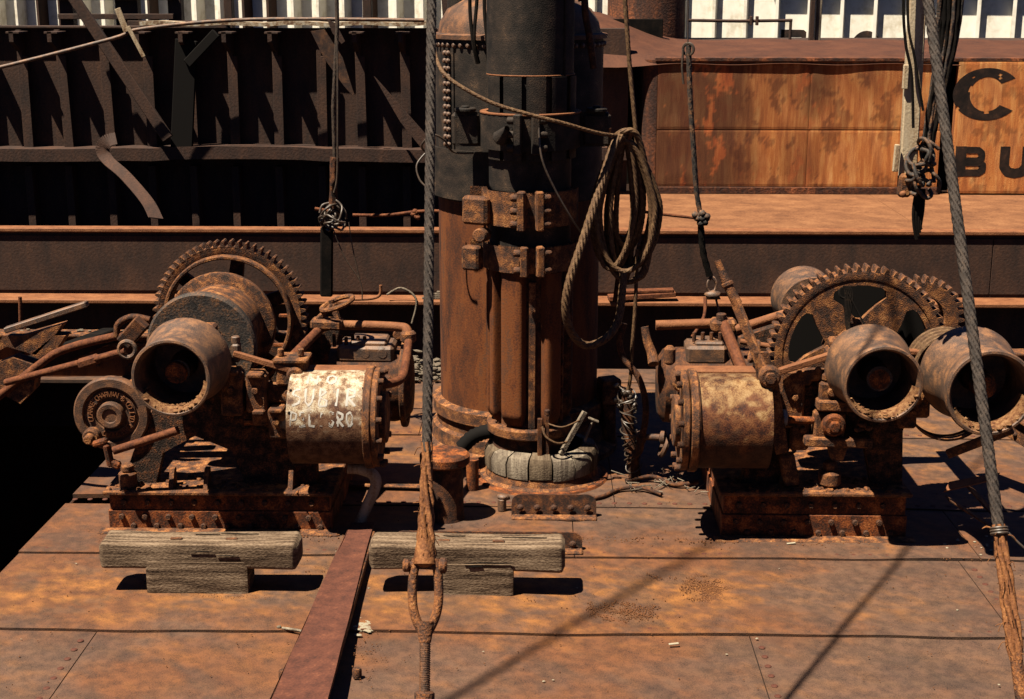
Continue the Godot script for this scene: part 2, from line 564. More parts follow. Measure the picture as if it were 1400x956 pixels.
	mat("coil", crope, 3.0, 0.75, 0.1, Color(0.74, 0.76, 0.78))
	mat("rust_rod", crope, 2.0, 0.85, 0.3, Color(0.76, 0.6, 0.52))
	mat("flat_black", null, 1.0, 0.85, 0.0, Color8(26, 23, 22), 0.2)
	mat("letter", black, 1.0, 0.7, 0.2, Color(0.9, 0.76, 0.7), 0.3)
	mat("white_paint", shed, 2.0, 0.7, 0.0, Color(0.84, 0.83, 0.84))
	mat("galv", null, 1.0, 0.5, 0.0, Color8(130, 130, 140), 0.5)
	mat("guano", shed, 3.0, 0.9, 0.2, Color(0.78, 0.75, 0.69))
	mat("grit", rust, 2.0, 0.95, 0.0, Color(0.98, 0.96, 0.92))
	mat("mud", dark, 0.05, 0.35, 0.1, Color(0.6, 0.65, 0.7))

# ------------------------------------------------------------------ the scene
func _ready() -> void:
	nz.seed = 5
	nz.frequency = 0.01
	nz.fractal_octaves = 2
	rng.seed = 77
	var cam = Camera3D.new()
	cam.name = "camera"
	cam.position = Vector3(0, 3.5, 0)
	cam.rotation_degrees = Vector3(-14.3, 1.3, 0)
	cam.fov = 27.57
	cam.near = 0.1
	cam.far = 2000.0
	add_child(cam)
	var sky_m = ProceduralSkyMaterial.new()
	sky_m.sky_top_color = Color(0.16, 0.28, 0.5)
	sky_m.sky_horizon_color = Color(0.42, 0.5, 0.6)
	sky_m.sky_curve = 0.12
	sky_m.ground_bottom_color = Color(0.12, 0.1, 0.09)
	sky_m.ground_horizon_color = Color(0.3, 0.32, 0.34)
	sky_m.sun_angle_max = 4.0
	sky_m.energy_multiplier = 0.26
	var env = Environment.new()
	env.background_mode = Environment.BG_SKY
	env.sky = Sky.new()
	env.sky.sky_material = sky_m
	env.ambient_light_source = Environment.AMBIENT_SOURCE_SKY
	env.tonemap_mode = Environment.TONE_MAPPER_LINEAR
	env.tonemap_exposure = 3.6
	env.sdfgi_enabled = true
	env.ssao_enabled = true
	env.ssil_enabled = true
	var we = WorldEnvironment.new()
	we.name = "environment"
	we.environment = env
	add_child(we)
	var sun = DirectionalLight3D.new()
	sun.name = "sun"
	sun.look_at_from_position(Vector3(-0.38, 1.0, 0.25), Vector3.ZERO, Vector3.UP)
	sun.light_energy = 1.6
	sun.light_color = Color(1.0, 0.95, 0.86)
	sun.light_angular_distance = 0.5
	sun.shadow_enabled = true
	add_child(sun)
	make_materials()
	build_ground()
	build_deck()
	build_hulk()
	build_shed()
	build_bulwarks()
	build_mast()
	build_left_winch()
	build_right_winch()
	build_deck_things()
	build_rigging()
	build_wreck_bits()
	build_litter()

func build_ground() -> void:
	var st = ns()
	var R = 600.0
	quadn(st, Vector3(-R, WATER, -R), Vector3(R, WATER, -R), Vector3(R, WATER, R), Vector3(-R, WATER, R), Vector3.UP, Vector3.UP, Vector3.UP, Vector3.UP)
	var o = MeshInstance3D.new()
	o.name = "water"
	o.mesh = st.commit()
	o.material_override = M.mud
	add_child(o)
	o.set_meta("kind", "structure")

# base colour of the bare deck plating at a place: purple-brown mill scale, red rust, yellow rust blooms
func deck_col(x: float, z: float) -> Color:
	var grey = Color(0.205, 0.108, 0.066)
	var red = Color(0.265, 0.098, 0.034)
	var yel = Color(0.52, 0.21, 0.045)
	var a = nz.get_noise_2d(x * 55, z * 80 + 40)
	var b = nz.get_noise_2d(x * 120 + 700, z * 160)
	var c = nz.get_noise_2d(x * 380 + 90, z * 620) * 0.8 + nz.get_noise_2d(x * 1300 + 90, z * 1700) * 0.5
	var t = smoothstep(-0.45, 0.5, a + c * 0.4 - 0.1 * x)
	var col = grey.lerp(red, t)
	var y = exp(-pow((z + 7.85) / 0.42, 2.0)) * smoothstep(1.6, -0.2, x) * 0.75 + exp(-pow((z + 11.2) / 1.2, 2.0)) * 0.55
	y += exp(-(pow((x - 0.75) / 0.55, 2.0) + pow((z + 7.75) / 0.4, 2.0))) * 0.6
	y = clampf(y * (0.75 + 0.9 * c) + b * 0.4 + c * 0.45 - 0.08, 0.0, 1.0)
	col = col.lerp(yel, y * 0.85)
	col = col.lerp(Color(0.12, 0.07, 0.05), smoothstep(0.25, 0.4, nz.get_noise_2d(x * 140 + 333, z * 190 + 77) + 0.5 * c) * 0.6)
	return col * (1.0 + 0.14 * c + 0.10 * nz.get_noise_2d(x * 700, z * 900))

func plate(x0, x1, z0, z1, step_h, parent) -> void:
	# z0 is the near edge; the near edge laps step_h over the next plate
	var st = ns()
	var fine = 0.035 if z0 < -5.0 and z0 > -9.5 and x0 < 2.7 else 0.06
	var nx = maxi(2, int((x1 - x0) / fine))
	var nzz = maxi(2, int((z0 - z1) / fine))
	var x_ = func(i): return lerpf(x0, x1, float(i) / nx)
	var z_ = func(j): return lerpf(z1, z0, float(j) / nzz)
	var P = func(x, z):
		var t = (z - z1) / (z0 - z1)
		var w = nz.get_noise_2d(x * 50 + 20, z * 50) * 0.012 + nz.get_noise_2d(x * 200, z * 200) * 0.003
		return Vector3(x + nz.get_noise_2d(x * 90, z0 * 50) * 0.0, step_h * (0.15 + 0.85 * t) + w * smoothstep(0.0, 0.12, minf(x - x0, x1 - x)) * smoothstep(0, 0.1, t) * smoothstep(0, 0.1, 1 - t), z + (nz.get_noise_2d(x * 60, z0 * 130) * 0.035 if t > 0.999 else 0.0))
	for i in nx:
		for j in nzz:
			var q = [[x_.call(i), z_.call(j)], [x_.call(i + 1), z_.call(j)], [x_.call(i + 1), z_.call(j + 1)], [x_.call(i), z_.call(j + 1)]]
			var p = []
			var cl = []
			for e in q:
				p.append(P.call(e[0], e[1]))
				cl.append(deck_col(e[0], e[1]))
			var n = (p[3] - p[0]).cross(p[1] - p[0]).normalized()
			for k in [0, 1, 2, 0, 2, 3]:
				st.set_color(cl[k]); st.set_normal(n); st.add_vertex(p[k])
	# the edges down to the layer below
	for e in [[x0, z0, x1, z0, Vector3(0, 0, 1)], [x0, z0, x0, z1, Vector3(-1, 0, 0)], [x1, z0, x1, z1, Vector3(1, 0, 0)], [x0, z1, x1, z1, Vector3(0, 0, -1)]]:
		var m = nx if e[1] == e[3] else nzz
		for k in m:
			var a = P.call(lerpf(e[0], e[2], float(k) / m), lerpf(e[1], e[3], float(k) / m))
			var b = P.call(lerpf(e[0], e[2], float(k + 1) / m), lerpf(e[1], e[3], float(k + 1) / m))
			st.set_color(deck_col(a.x, a.z) * 0.6)
			quadn(st, a, b, b + Vector3(0, -0.03, 0), a + Vector3(0, -0.03, 0), e[4], e[4], e[4], e[4])
	part("deck_plate", st, M.deck, parent)

func build_deck() -> void:
	var d = structure("deck")
	var L = -3.33
	for s in [[-2.49, [L, -2.49]], [0, [-2.484, 1.15]], [0, [1.156, 2.61]], [0, [2.616, 4.9]]]:
		plate(s[1][0], s[1][1], -4.2, -7.3, 0.02, d)
	plate(-6.4, L - 0.0, -0.5, -5.0, 0.014, d)
	for s in [[L, 1.15], [1.156, 4.9]]:
		plate(s[0], s[1], -0.5, -4.2, 0.014, d)
	for s in [[L, 2.61], [2.616, 4.9]]:
		plate(s[0], s[1], -7.29, -8.4, 0.02, d)
	for s in [[L, 0.2], [0.206, 2.75], [2.756, 4.9]]:
		plate(s[0], s[1], -8.39, -9.3, 0.018, d)
	for s in [[L, -1.5], [-1.494, 0.5], [0.506, 4.9]]:
		plate(s[0], s[1], -9.29 if s[0] > -3 else -9.46, -10.9, 0.012, d)
	for s in [[L, -1.0], [-0.994, 1.6], [1.606, 4.9]]:
		plate(s[0], s[1], -10.89, -12.5, 0.012, d)
	plate(-7.0, 4.9, -12.49, -13.0, 0.012, d)
	plate(-7.0, -5.0, -5.0, -12.5, 0.012, d)
	# rivet heads along the laps
	var rv = rivet(0.019, 0.0045)
	var mm = MultiMesh.new()
	mm.transform_format = MultiMesh.TRANSFORM_3D
	mm.mesh = rv
	var T = []
	for z in [-7.36, -8.46, -9.36, -10.96]:
		var x = L + 0.05
		while x < 4.8:
			T.append(Transform3D(Basis(), Vector3(x, 0.012, z + rng.randf_range(-0.004, 0.004))))
			x += 0.105
	for x in [-2.54, 1.2, 2.67]:
		var z = -4.4
		while z > -8.3:
			if not (x < 2 and z < -7.25):
				T.append(Transform3D(Basis(), Vector3(x, 0.009, z)))
			z -= 0.11
	mm.instance_count = T.size()
	for i in T.size():
		mm.set_instance_transform(i, T[i])
	var mi = MultiMeshInstance3D.new()
	mi.name = "rivet"
	mi.multimesh = mm
	mi.material_override = M.ramp
	d.add_child(mi)
	stuff(mi)
	# under the plating: the open hold, its sides and floor
	var h = bx(-7.0, 5.0, -4.2, -4.1, -0.5, -14.2)
	part("hold_floor", h, M.hulk, d)
	part("hull_side", bx(-7.0, 5.0, -5.2, -0.55, -14.25, -14.2), M.hulk, d)
	part("hull_side", bx(-7.0, 5.0, -0.6, -0.55, -14.2, -12.99), M.hulk, d)
	part("hull_side", bx(-7.0, 5.0, -0.55, -0.03, -13.01, -12.99), M.hulk, d)
	part("hull_side", bx(-7.06, -7.0, -5.2, -0.02, -14.2, -0.5), M.hulk, d)
	part("hull_side", bx(4.92, 4.98, -5.2, -0.02, -14.2, -0.5), M.hulk, d)
	part("hull_side", bx(-7.0, 5.0, -5.2, -0.02, -0.5, -0.44), M.hulk, d)
	part("coaming", bx(L, L + 0.02, -0.3, -0.02, -5.0, -12.5), M.rust_dim, d)

func grid(st, nx: int, ny: int, f: Callable) -> void:
	# f(u, v) -> position; smooth normals by differences
	var N = func(u, v):
		var e = 0.004
		return ((f.call(u, v + e) - f.call(u, v - e)).cross(f.call(u + e, v) - f.call(u - e, v))).normalized()
	for i in nx:
		for j in ny:
			var q = []
			var n = []
			for e in [[i, j], [i + 1, j], [i + 1, j + 1], [i, j + 1]]:
				q.append(f.call(float(e[0]) / nx, float(e[1]) / ny))
				n.append(N.call(float(e[0]) / nx, float(e[1]) / ny))
			quadn(st, q[0], q[1], q[2], q[3], n[0], n[1], n[2], n[3])

func build_hulk() -> void:
	var t = thing("hulk", "long rusty hulk moored behind, open framed hold left and lettered deckhouse right", "ship", Vector3(0, WATER, -17))
	part("hull_side", bx(-11, 9, WATER - 0.2, 1.04, -14.6, -14.5), M.hulk, t)
	for k in 4:
		var x0 = -11 + k * 5.2
		part("sheer_plate", bx(x0, minf(9, x0 + 5.19), 0.42, 1.0, -14.5, -14.488, 0.003, 0.0), M.hulk, t)
	part("deck_edge", bx(-11, 9, 1.035, 1.085, -14.6, -14.46, 0.012, 0.006), M.edge, t)
	part("rubbing_strake", bx(-11, 9, 0.335, 0.385, -14.5, -14.2, 0.012, 0.005), M.edge, t)
	part("hold_coaming", bx(-11, 0.3, 0.2, 1.035, -14.72, -14.6), M.hulk, t)
	# left: the framed far side of the open hold
	part("shell_plate", bx(-11, 1.0, -2.0, 3.02, -17.4, -17.3), M.hulk, t)
	part("hold_floor", bx(-11, 1.0, -2.1, -2.0, -17.3, -14.6), M.hulk, t)
	var lg = ns()
	var pts = []
	for i in 41:
		var x = -11.0 + i * 0.3
		pts.append(Vector3(x, 1.56 + 0.02 * sin(x * 1.3) - (0.012 if i % 7 == 0 else 0.0), -17.12))
	rect_path(lg, pts, 0.15, 0.34)
	part("stringer", lg, M.hulk_lit, t)
	var xs = []
	var x = -9.34
	while x < 0.6:
		xs.append(x + rng.randf_range(-0.02, 0.02))
		x += 0.51
	for i in xs.size():
		var tl = rng.randf_range(-0.02, 0.02)
		var f = ns()
		bar(f, Vector3(xs[i], 1.6, -17.24), Vector3(xs[i] + tl, 3.0, -17.24), 0.06, 0.14, 0.004, Vector3.RIGHT, 0.006)
		bar(f, Vector3(xs[i] + 0.05, 1.6, -17.18), Vector3(xs[i] + 0.05 + tl, 2.7, -17.18), 0.07, 0.02, 0.004, Vector3.RIGHT, 0.006)
		part("frame", f, M.hulk, t)
		var lf = bx(xs[i] - 0.03, xs[i] + 0.06, 0.3, 1.40, -17.3, -17.12, 0.005, 0.006)
		part("lower_frame", lf, M.hulk_lit, t)
		if i % 5 != 3:
			var s = ns()
			var ln = rng.randf_range(0.36, 0.46)
			prism(s, pv([0, 0, 0, -0.3, 0.06, -0.28, ln, -0.12, ln, 0]), Transform3D(Basis(Vector3(0, 0, 1), Vector3.UP, Vector3(-1, 0, 0)), Vector3(xs[i] + tl, 2.99, -17.3)), 0.05)
			box(s, Vector3(xs[i] + tl + 0.02, 2.975, -17.3 + ln / 2), Vector3(0.16, 0.025, ln), Basis(), 0.004)
			part("beam_stub", s, M.hulk, t)
	var tr = ns()
	var tp = []
	for i in 15:
		var xx = -4.78 + i * 0.247
		tp.append(Vector3(xx, 3.075 + 0.012 * sin(i * 1.9), -17.25))
	rect_path(tr, tp, 0.045, 0.3)
	part("top_rail", tr, M.white_rust, t, "pale flaking top rail over the hold frames")
	part("top_rail", bx(-11, -4.8, 3.02, 3.05, -17.35, -17.2, 0.006, 0.008), M.hulk, t)
	# right: deck and deckhouse
	for s in [[0.3, 3.9], [3.906, 9.0]]:
		part("deck_plate", bx(s[0], s[1], 1.02, 1.08, -17.4, -14.6, 0.004), M.ledge, t)
	part("recess_wall", bx(0.2, 1.5, 1.0, 3.1, -18.7, -18.6), M.dull_black, t)  # near-black tint on both recess walls
	part("recess_wall", bx(0.2, 0.26, 1.0, 3.05, -18.7, -17.3), M.dull_black, t)
	var hw = ns()
	var cr = 0.16
	var X0 = 1.17
	grid(hw, 14, 4, func(u, v):
		var y = lerpf(1.09, 2.66, v)
		var s = u * 1.6
		if s < 1.0:
			return Vector3(X0, y, lerpf(-18.6, -17.13 - cr, s))
		var a = (s - 1.0) / 0.6 * PI / 2
		return Vector3(X0 + cr * (1 - cos(a)), y, -17.13 - cr + cr * sin(a)))
	part("corner_plate", hw, M.hull_brown, t)
	part("backing_wall", bx(X0 + cr, 9, 1.08, 2.68, -17.6, -17.5), M.dull_black, t)  # near-black backing, showing in the slot beside the lettered panel
	var cols = [[X0 + cr + 0.004, 3.13], [3.134, 4.70]]
	for c in cols:
		wall_plate(t, c[0], c[1], 1.17, 1.848, -17.13)
		wall_plate(t, c[0], c[1], 1.853, 2.68, -17.126)
	part("foot_angle", bx(X0 + cr, 4.72, 1.08, 1.165, -17.2, -17.115, 0.006), M.hull_brown, t)
	var pn = wall_plate(t, 4.85, 9.0, 1.1, 2.645, -17.1, 0.0)
	pn.set_meta("label", "bright orange plate with black letters")
	var rf = ns()
	grid(rf, 60, 8, func(u, v):
		var xx = lerpf(0.42, 9.0, u)
		var lift = smoothstep(1.75, 0.55, xx)
		var z = lerpf(-17.1, -18.9, v)
		var y = 2.66 + 0.175 * v + lift * 0.36 * smoothstep(-0.1, 0.7, v) + 0.01 * sin(xx * 5.0)
		if v < 0.13:
			y -= (0.13 - v) * (0.35 + lift * 0.4)
		return Vector3(xx, y, z))
	part("roof_plate", rf, M.roof, t)
	part("roof_edge", bx(1.3, 9, 2.645, 2.69, -17.3, -17.105, 0.006), M.hull_brown, t)
	# letters: fat black grotesque strokes, 2 mm proud of the panel
	var zf = -17.1
	var put = func(ox, oy, dz): return func(p): return [Vector3(ox + p.x, oy + p.y, zf + dz), Vector3(0, 0, 1)]
	var L1 = ns()
	var arc = []
	for k in 41:
		var a = deg_to_rad(38 + 284.0 * k / 40)
		arc.append([a, 0])
	# C: ellipse ring with thick flanks and a notched mouth
	for k in 40:
		for r in 8:
			var q = []
			for e in [[k, r], [k + 1, r], [k + 1, r + 1], [k, r + 1]]:
				var a = arc[e[0]][0]
				var f = e[1] / 8.0
				q.append(Vector3(5.2 + lerpf(0.2, 0.40, f) * cos(a), 2.27 + lerpf(0.2, 0.305, f) * sin(a), zf + 0.002))
			if nz.get_noise_2d(q[0].x * 700, q[0].y * 500) > 0.52:
				continue
			var n = Vector3(0, 0, 1)
			quadn(L1, q[0], q[1], q[2], q[3], n, n, n, n)
	part("letter", L1, M.letter, pn)
	var L2 = ns()
	stroke(L2, V2([0.08, 0, 0.08, 0.36]), 0.13, put.call(4.87, 1.3, 0.002), 0.02, 0.0)
	stroke(L2, V2([0.145, 0.045, 0.30, 0.045, 0.345, 0.075, 0.345, 0.14, 0.30, 0.165, 0.145, 0.165]), 0.085, put.call(4.87, 1.3, 0.003), 0.02, 0.0)
	stroke(L2, V2([0.145, 0.19, 0.28, 0.19, 0.325, 0.215, 0.325, 0.28, 0.28, 0.315, 0.145, 0.315]), 0.08, put.call(4.87, 1.3, 0.004), 0.02, 0.0)
	part("letter", L2, M.letter, pn)
	var L3 = ns()
	stroke(L3, V2([0.07, 0.36, 0.07, 0.12, 0.12, 0.055, 0.2, 0.04, 0.28, 0.055, 0.33, 0.12, 0.33, 0.36]), 0.115, put.call(5.4, 1.3, 0.002), 0.02, 0.0)
	part("letter", L3, M.letter, pn)
	# a ventilator trunk and rails behind the deckhouse
	var fu = ns()
	lathe(fu, V2([0.54, 1.0, 0.52, 5.5, 0.48, 5.6]), yax(Vector3(1.38, 0, -20.0)), 36)
	part("vent_trunk", fu, M.hull_brown, t)
	part("deckhouse_back", bx(0.3, 9, 1.0, 2.8, -20.6, -18.8), M.hulk, t)
	var rl = ns()
	tube(rl, [Vector3(1.9, 3.06, -19.6), Vector3(2.6, 3.05, -19.6), Vector3(3.3, 3.06, -19.6)], 0.022)
	for xx in [2.75, 2.83]:
		box(rl, Vector3(xx, 3.055, -19.6), Vector3(0.035, 0.12, 0.08))
	for xx in [3.28]:
		tube(rl, [Vector3(xx, 2.7, -19.6), Vector3(xx, 3.06, -19.6)], 0.02)
	part("pipe_rail", rl, M.hulk, t)
	var po = bx(3.53, 3.59, 2.6, 3.5, -19.65, -19.55)
	part("post", po, M.hulk, t)
	part("post", bx(3.62, 3.69, 2.6, 3.5, -19.7, -19.6), M.stave, t)

# paint on the deckhouse: dark brown rust at the left turning to pale ochre at the right, flaked and streaked
func wall_col(x: float, y: float) -> Color:
	var n1 = nz.get_noise_2d(x * 110, y * 60)
	var n2 = nz.get_noise_2d(x * 420 + 300, y * 130)
	var n3 = nz.get_noise_2d(x * 1300, y * 900 + 50)
	var t = smoothstep(1.9, 4.3, x + n1 * 1.1 - (y - 1.9) * 0.5)
	var c = Color(0.2, 0.15, 0.135).lerp(Color(0.92, 0.72, 0.54), t)
	c = c.lerp(Color(1, 1, 0.98), smoothstep(0.1, 0.5, n2 + 0.35 * (t - 0.55) + n3 * 0.25) * 0.55 * t)
	c = c.lerp(Color(0.6, 0.34, 0.24), smoothstep(0.12, 0.3, n2 * 0.6 + n3 * 0.4 - n1 * 0.4 - 0.1) * (1 - t) * 0.9)
	var fl = nz.get_noise_2d(x * 240 + 900, y * 200 + 400) + 0.5 * n3
	c = c.lerp(Color(0.2, 0.13, 0.11), smoothstep(0.28, 0.36, fl) * (0.9 - 0.45 * t))
	return c

func wall_plate(t, x0, x1, y0, y1, z, dent := 0.012) -> MeshInstance3D:
	var st = ns()
	var nx = int((minf(x1, 6.4) - x0) / 0.022)
	var ny = int((y1 - y0) / 0.03)
	var xe = minf(x1, 6.4)
	var P = func(i, j):
		var x = lerpf(x0, xe, float(i) / nx)
		var y = lerpf(y0, y1, float(j) / ny)
		var e = minf(minf(x - x0, xe - x), minf(y - y0, y1 - y))
		return Vector3(x, y, z - 0.004 * smoothstep(0.03, 0.0, e) + dent * nz.get_noise_2d(x * 70, y * 70) * smoothstep(0.0, 0.2, e))
	for i in nx:
		for j in ny:
			var q = [P.call(i, j), P.call(i + 1, j), P.call(i + 1, j + 1), P.call(i, j + 1)]
			var n = (q[1] - q[0]).cross(q[3] - q[0]).normalized()
			for k in [0, 2, 1, 0, 3, 2]:
				st.set_color(wall_col(q[k].x, q[k].y)); st.set_normal(n); st.add_vertex(q[k])
	st.set_color(Color(0.5, 0.35, 0.28))
	box(st, Vector3((x0 + x1) / 2.0, (y0 + y1) / 2.0, z - 0.06), Vector3(x1 - x0, y1 - y0, 0.1), Basis(), 0.004)
	return part("wall_plate", st, M.paintwork, t)

func build_shed() -> void:
	var t = thing("white_shed", "long white panelled shed with upright fins behind the rusty hulk", "building", Vector3(0, WATER, -26))
	t.rotation_degrees.y = -20.0   # its face looks a little to the left
	var z = -26.0
	var pw = 0.535
	var x = -13.0
	while x < 11.5:
		part("wall_panel", bx(x + 0.004, x + pw - 0.004, 0.6, 4.6, z - 0.1, z, 0.004), M.shed, t)
		x += pw
	x = -13.0 + 0.03
	while x < 11.5:
		var dk = x < 0 and (int(x * 10) % 3 == 0)
		part("fin", bx(x - 0.03, x + 0.03, 0.6, 4.6, z, z + (0.3 if x < 0 else 0.13), 0.004), M.hulk if dk else M.shed, t)
		x += pw
	part("eave", bx(3.9, 11.5, 3.9, 4.0, z, z + 0.315, 0.01), M.shed, t)
	part("wall_foot", bx(-13, 11.5, WATER, 0.6, z - 0.2, z - 0.05), M.hulk, t)
	part("roof", bx(-13.2, 11.7, 4.6, 4.75, z - 6, z + 0.05), M.shed, t)
	part("back_wall", bx(-13, 11.5, WATER, 4.6, z - 6, z - 5.9), M.shed, t)
	for s in [-13, 11.42]:
		part("end_wall", bx(s, s + 0.08, WATER, 4.6, z - 5.9, z - 0.1), M.shed, t)
	# black painted letters of which the tops show above the hulk
	var put = func(ox, oy): return func(p): return [Vector3(ox + p.x, oy + p.y, z + 0.003), Vector3(0, 0, 1)]
	var a = ns()
	var c1 = []
	for k in 33:
		c1.append(Vector2(0.2 * cos(TAU * k / 32), 0.26 * sin(TAU * k / 32)))
	stroke(a, c1, 0.13, put.call(5.62, 2.47), 0.03)
	part("letter", a, M.letter, t)
	var b = ns()
	stroke(b, V2([0.07, 0, 0.07, 0.62]), 0.14, put.call(4.21, 2.18), 0.05)
	part("letter", b, M.letter, t)
	var b2 = ns()
	stroke(b2, V2([0.15, 0.56, 0.36, 0.56, 0.46, 0.47, 0.46, 0.36, 0.36, 0.28, 0.15, 0.28]), 0.12, put.call(4.21, 2.18), 0.04)
	part("letter", b2, M.letter, t)
	var e = ns()
	stroke(e, V2([0.1, 0, 0.1, 0.6]), 0.2, put.call(6.73, 2.15), 0.05)
	part("letter", e, M.letter, t)

func build_bulwarks() -> void:
	var t = thing("left_bulwark", "low riveted rusty orange bulwark at the far left edge of the deck", "bulwark", Vector3(-4.3, 0, -12.6))
	part("plate", bx(-7, -1.9, 0.0, 0.40, -12.63, -12.6, 0.004, 0.006), M.orange, t)
	part("rail", bx(-7, -1.9, 0.40, 0.43, -12.7, -12.5, 0.01, 0.01), M.rust, t)
	part("angle_strip", bx(-7, -1.9, 0.3, 0.335, -12.6, -12.57, 0.006, 0.004), M.rust, t)
	var rv = rivet(0.022, 0.02)
	for k in 16:
		for r in 2:
			piece("rivet", rv, M.rust, zaxr(Vector3(-6.6 + k * 0.3 + r * 0.1, 0.22 - r * 0.1, -12.6)), t)
	var u = thing("right_bulwark", "low rusty bulwark with a lit rail behind the right winch", "bulwark", Vector3(4, 0, -12.6))
	part("plate", bx(1.2, 4.9, 0.0, 0.27, -12.63, -12.6, 0.004, 0.006), M.rust_dim, u)
	part("rail", bx(1.2, 4.9, 0.27, 0.30, -12.7, -12.5, 0.01, 0.01), M.rust, u)
	for k in 8:
		piece("rivet", rv, M.rust, zaxr(Vector3(1.5 + k * 0.42, 0.14, -12.6)), u)
	var r2 = ns()
	torus(r2, 0.13, 0.03, zax(Vector3(3.62, 0.42, -12.3)), 24, 8)
	solo("mooring_ring", r2, M.rust_dim, "round rusty mooring ring standing on the rail at far right", "ring", Vector3(3.62, 0.27, -12.3))

func zaxr(o: Vector3) -> Transform3D:
	return zax(o)

# ------------------------------------------------------------------ mast and boiler
func clamp_band(parent, y0, y1, R, xl, xr, m, bars: Array, C: Vector3) -> void:
	var st = ns()
	# half ring round the front of the mast, then straight tails to xl / xr
	var prof = []
	var n = 18
	for k in n + 1:
		var a = PI + PI * k / n   # from -x over front (+z) ... angle measured so that z = -sin
		prof.append(Vector2(C.x + R * cos(a), C.z - R * sin(a)))
	var line = [Vector2(xl, C.z + 0.02)]
	line.append_array(prof)
	line.append(Vector2(xr, C.z + 0.02))
	var outer = PackedVector2Array()
	for p in line:
		outer.append(Vector2(p.x, -p.y))
	var inner = PackedVector2Array()
	for i in range(line.size() - 1, -1, -1):
		var p = line[i]
		var d = Vector2(p.x - C.x, p.y - C.z)
		inner.append(Vector2(p.x - (0.035 * d.normalized().x if i > 0 and i < line.size() - 1 else 0.0), -(p.y - (0.035 if i == 0 or i == line.size() - 1 else 0.035 * d.normalized().y))))
	var poly = outer.duplicate()
	poly.append_array(inner)
	prism(st, poly, Transform3D(Basis(Vector3.RIGHT, Vector3(0, 0, -1), Vector3.UP), Vector3(0, (y0 + y1) / 2, 0)), y1 - y0)
	var b = part("clamp_band", st, m, parent)
	var nut = hexnut(0.026, 0.045)
	for e in bars:
		var ang = atan2(e - C.x, sqrt(maxf(R * R - pow(e - C.x, 2), 0.0001)))
		var nrm = Vector3(sin(ang), 0, cos(ang))
		var pos = C + nrm * (R + 0.03)
		pos.y = (y0 + y1) / 2
		var s2 = ns()
		box(s2, pos, Vector3(0.055, y1 - y0 + 0.03, 0.07), Basis(Vector3.UP, ang), 0.008, 0.006)
		part("clamp_lug", s2, m, b)
		for k in 3 if y1 - y0 > 0.2 else 2:
			var cnt = 3 if y1 - y0 > 0.2 else 2
			var sd = -1.0 if e == bars[0] else 1.0
			var yy = lerpf(y0 + 0.03, y1 - 0.03, float(k) / (cnt - 1))
			var bp = pos + Basis(Vector3.UP, ang) * Vector3(sd * 0.028, 0, 0.01)
			bp.y = yy
			piece("bolt", nut, m, Transform3D(Basis(Vector3.UP, ang) * Basis(Vector3(0, 0, 1), -sd * PI / 2), bp), b)

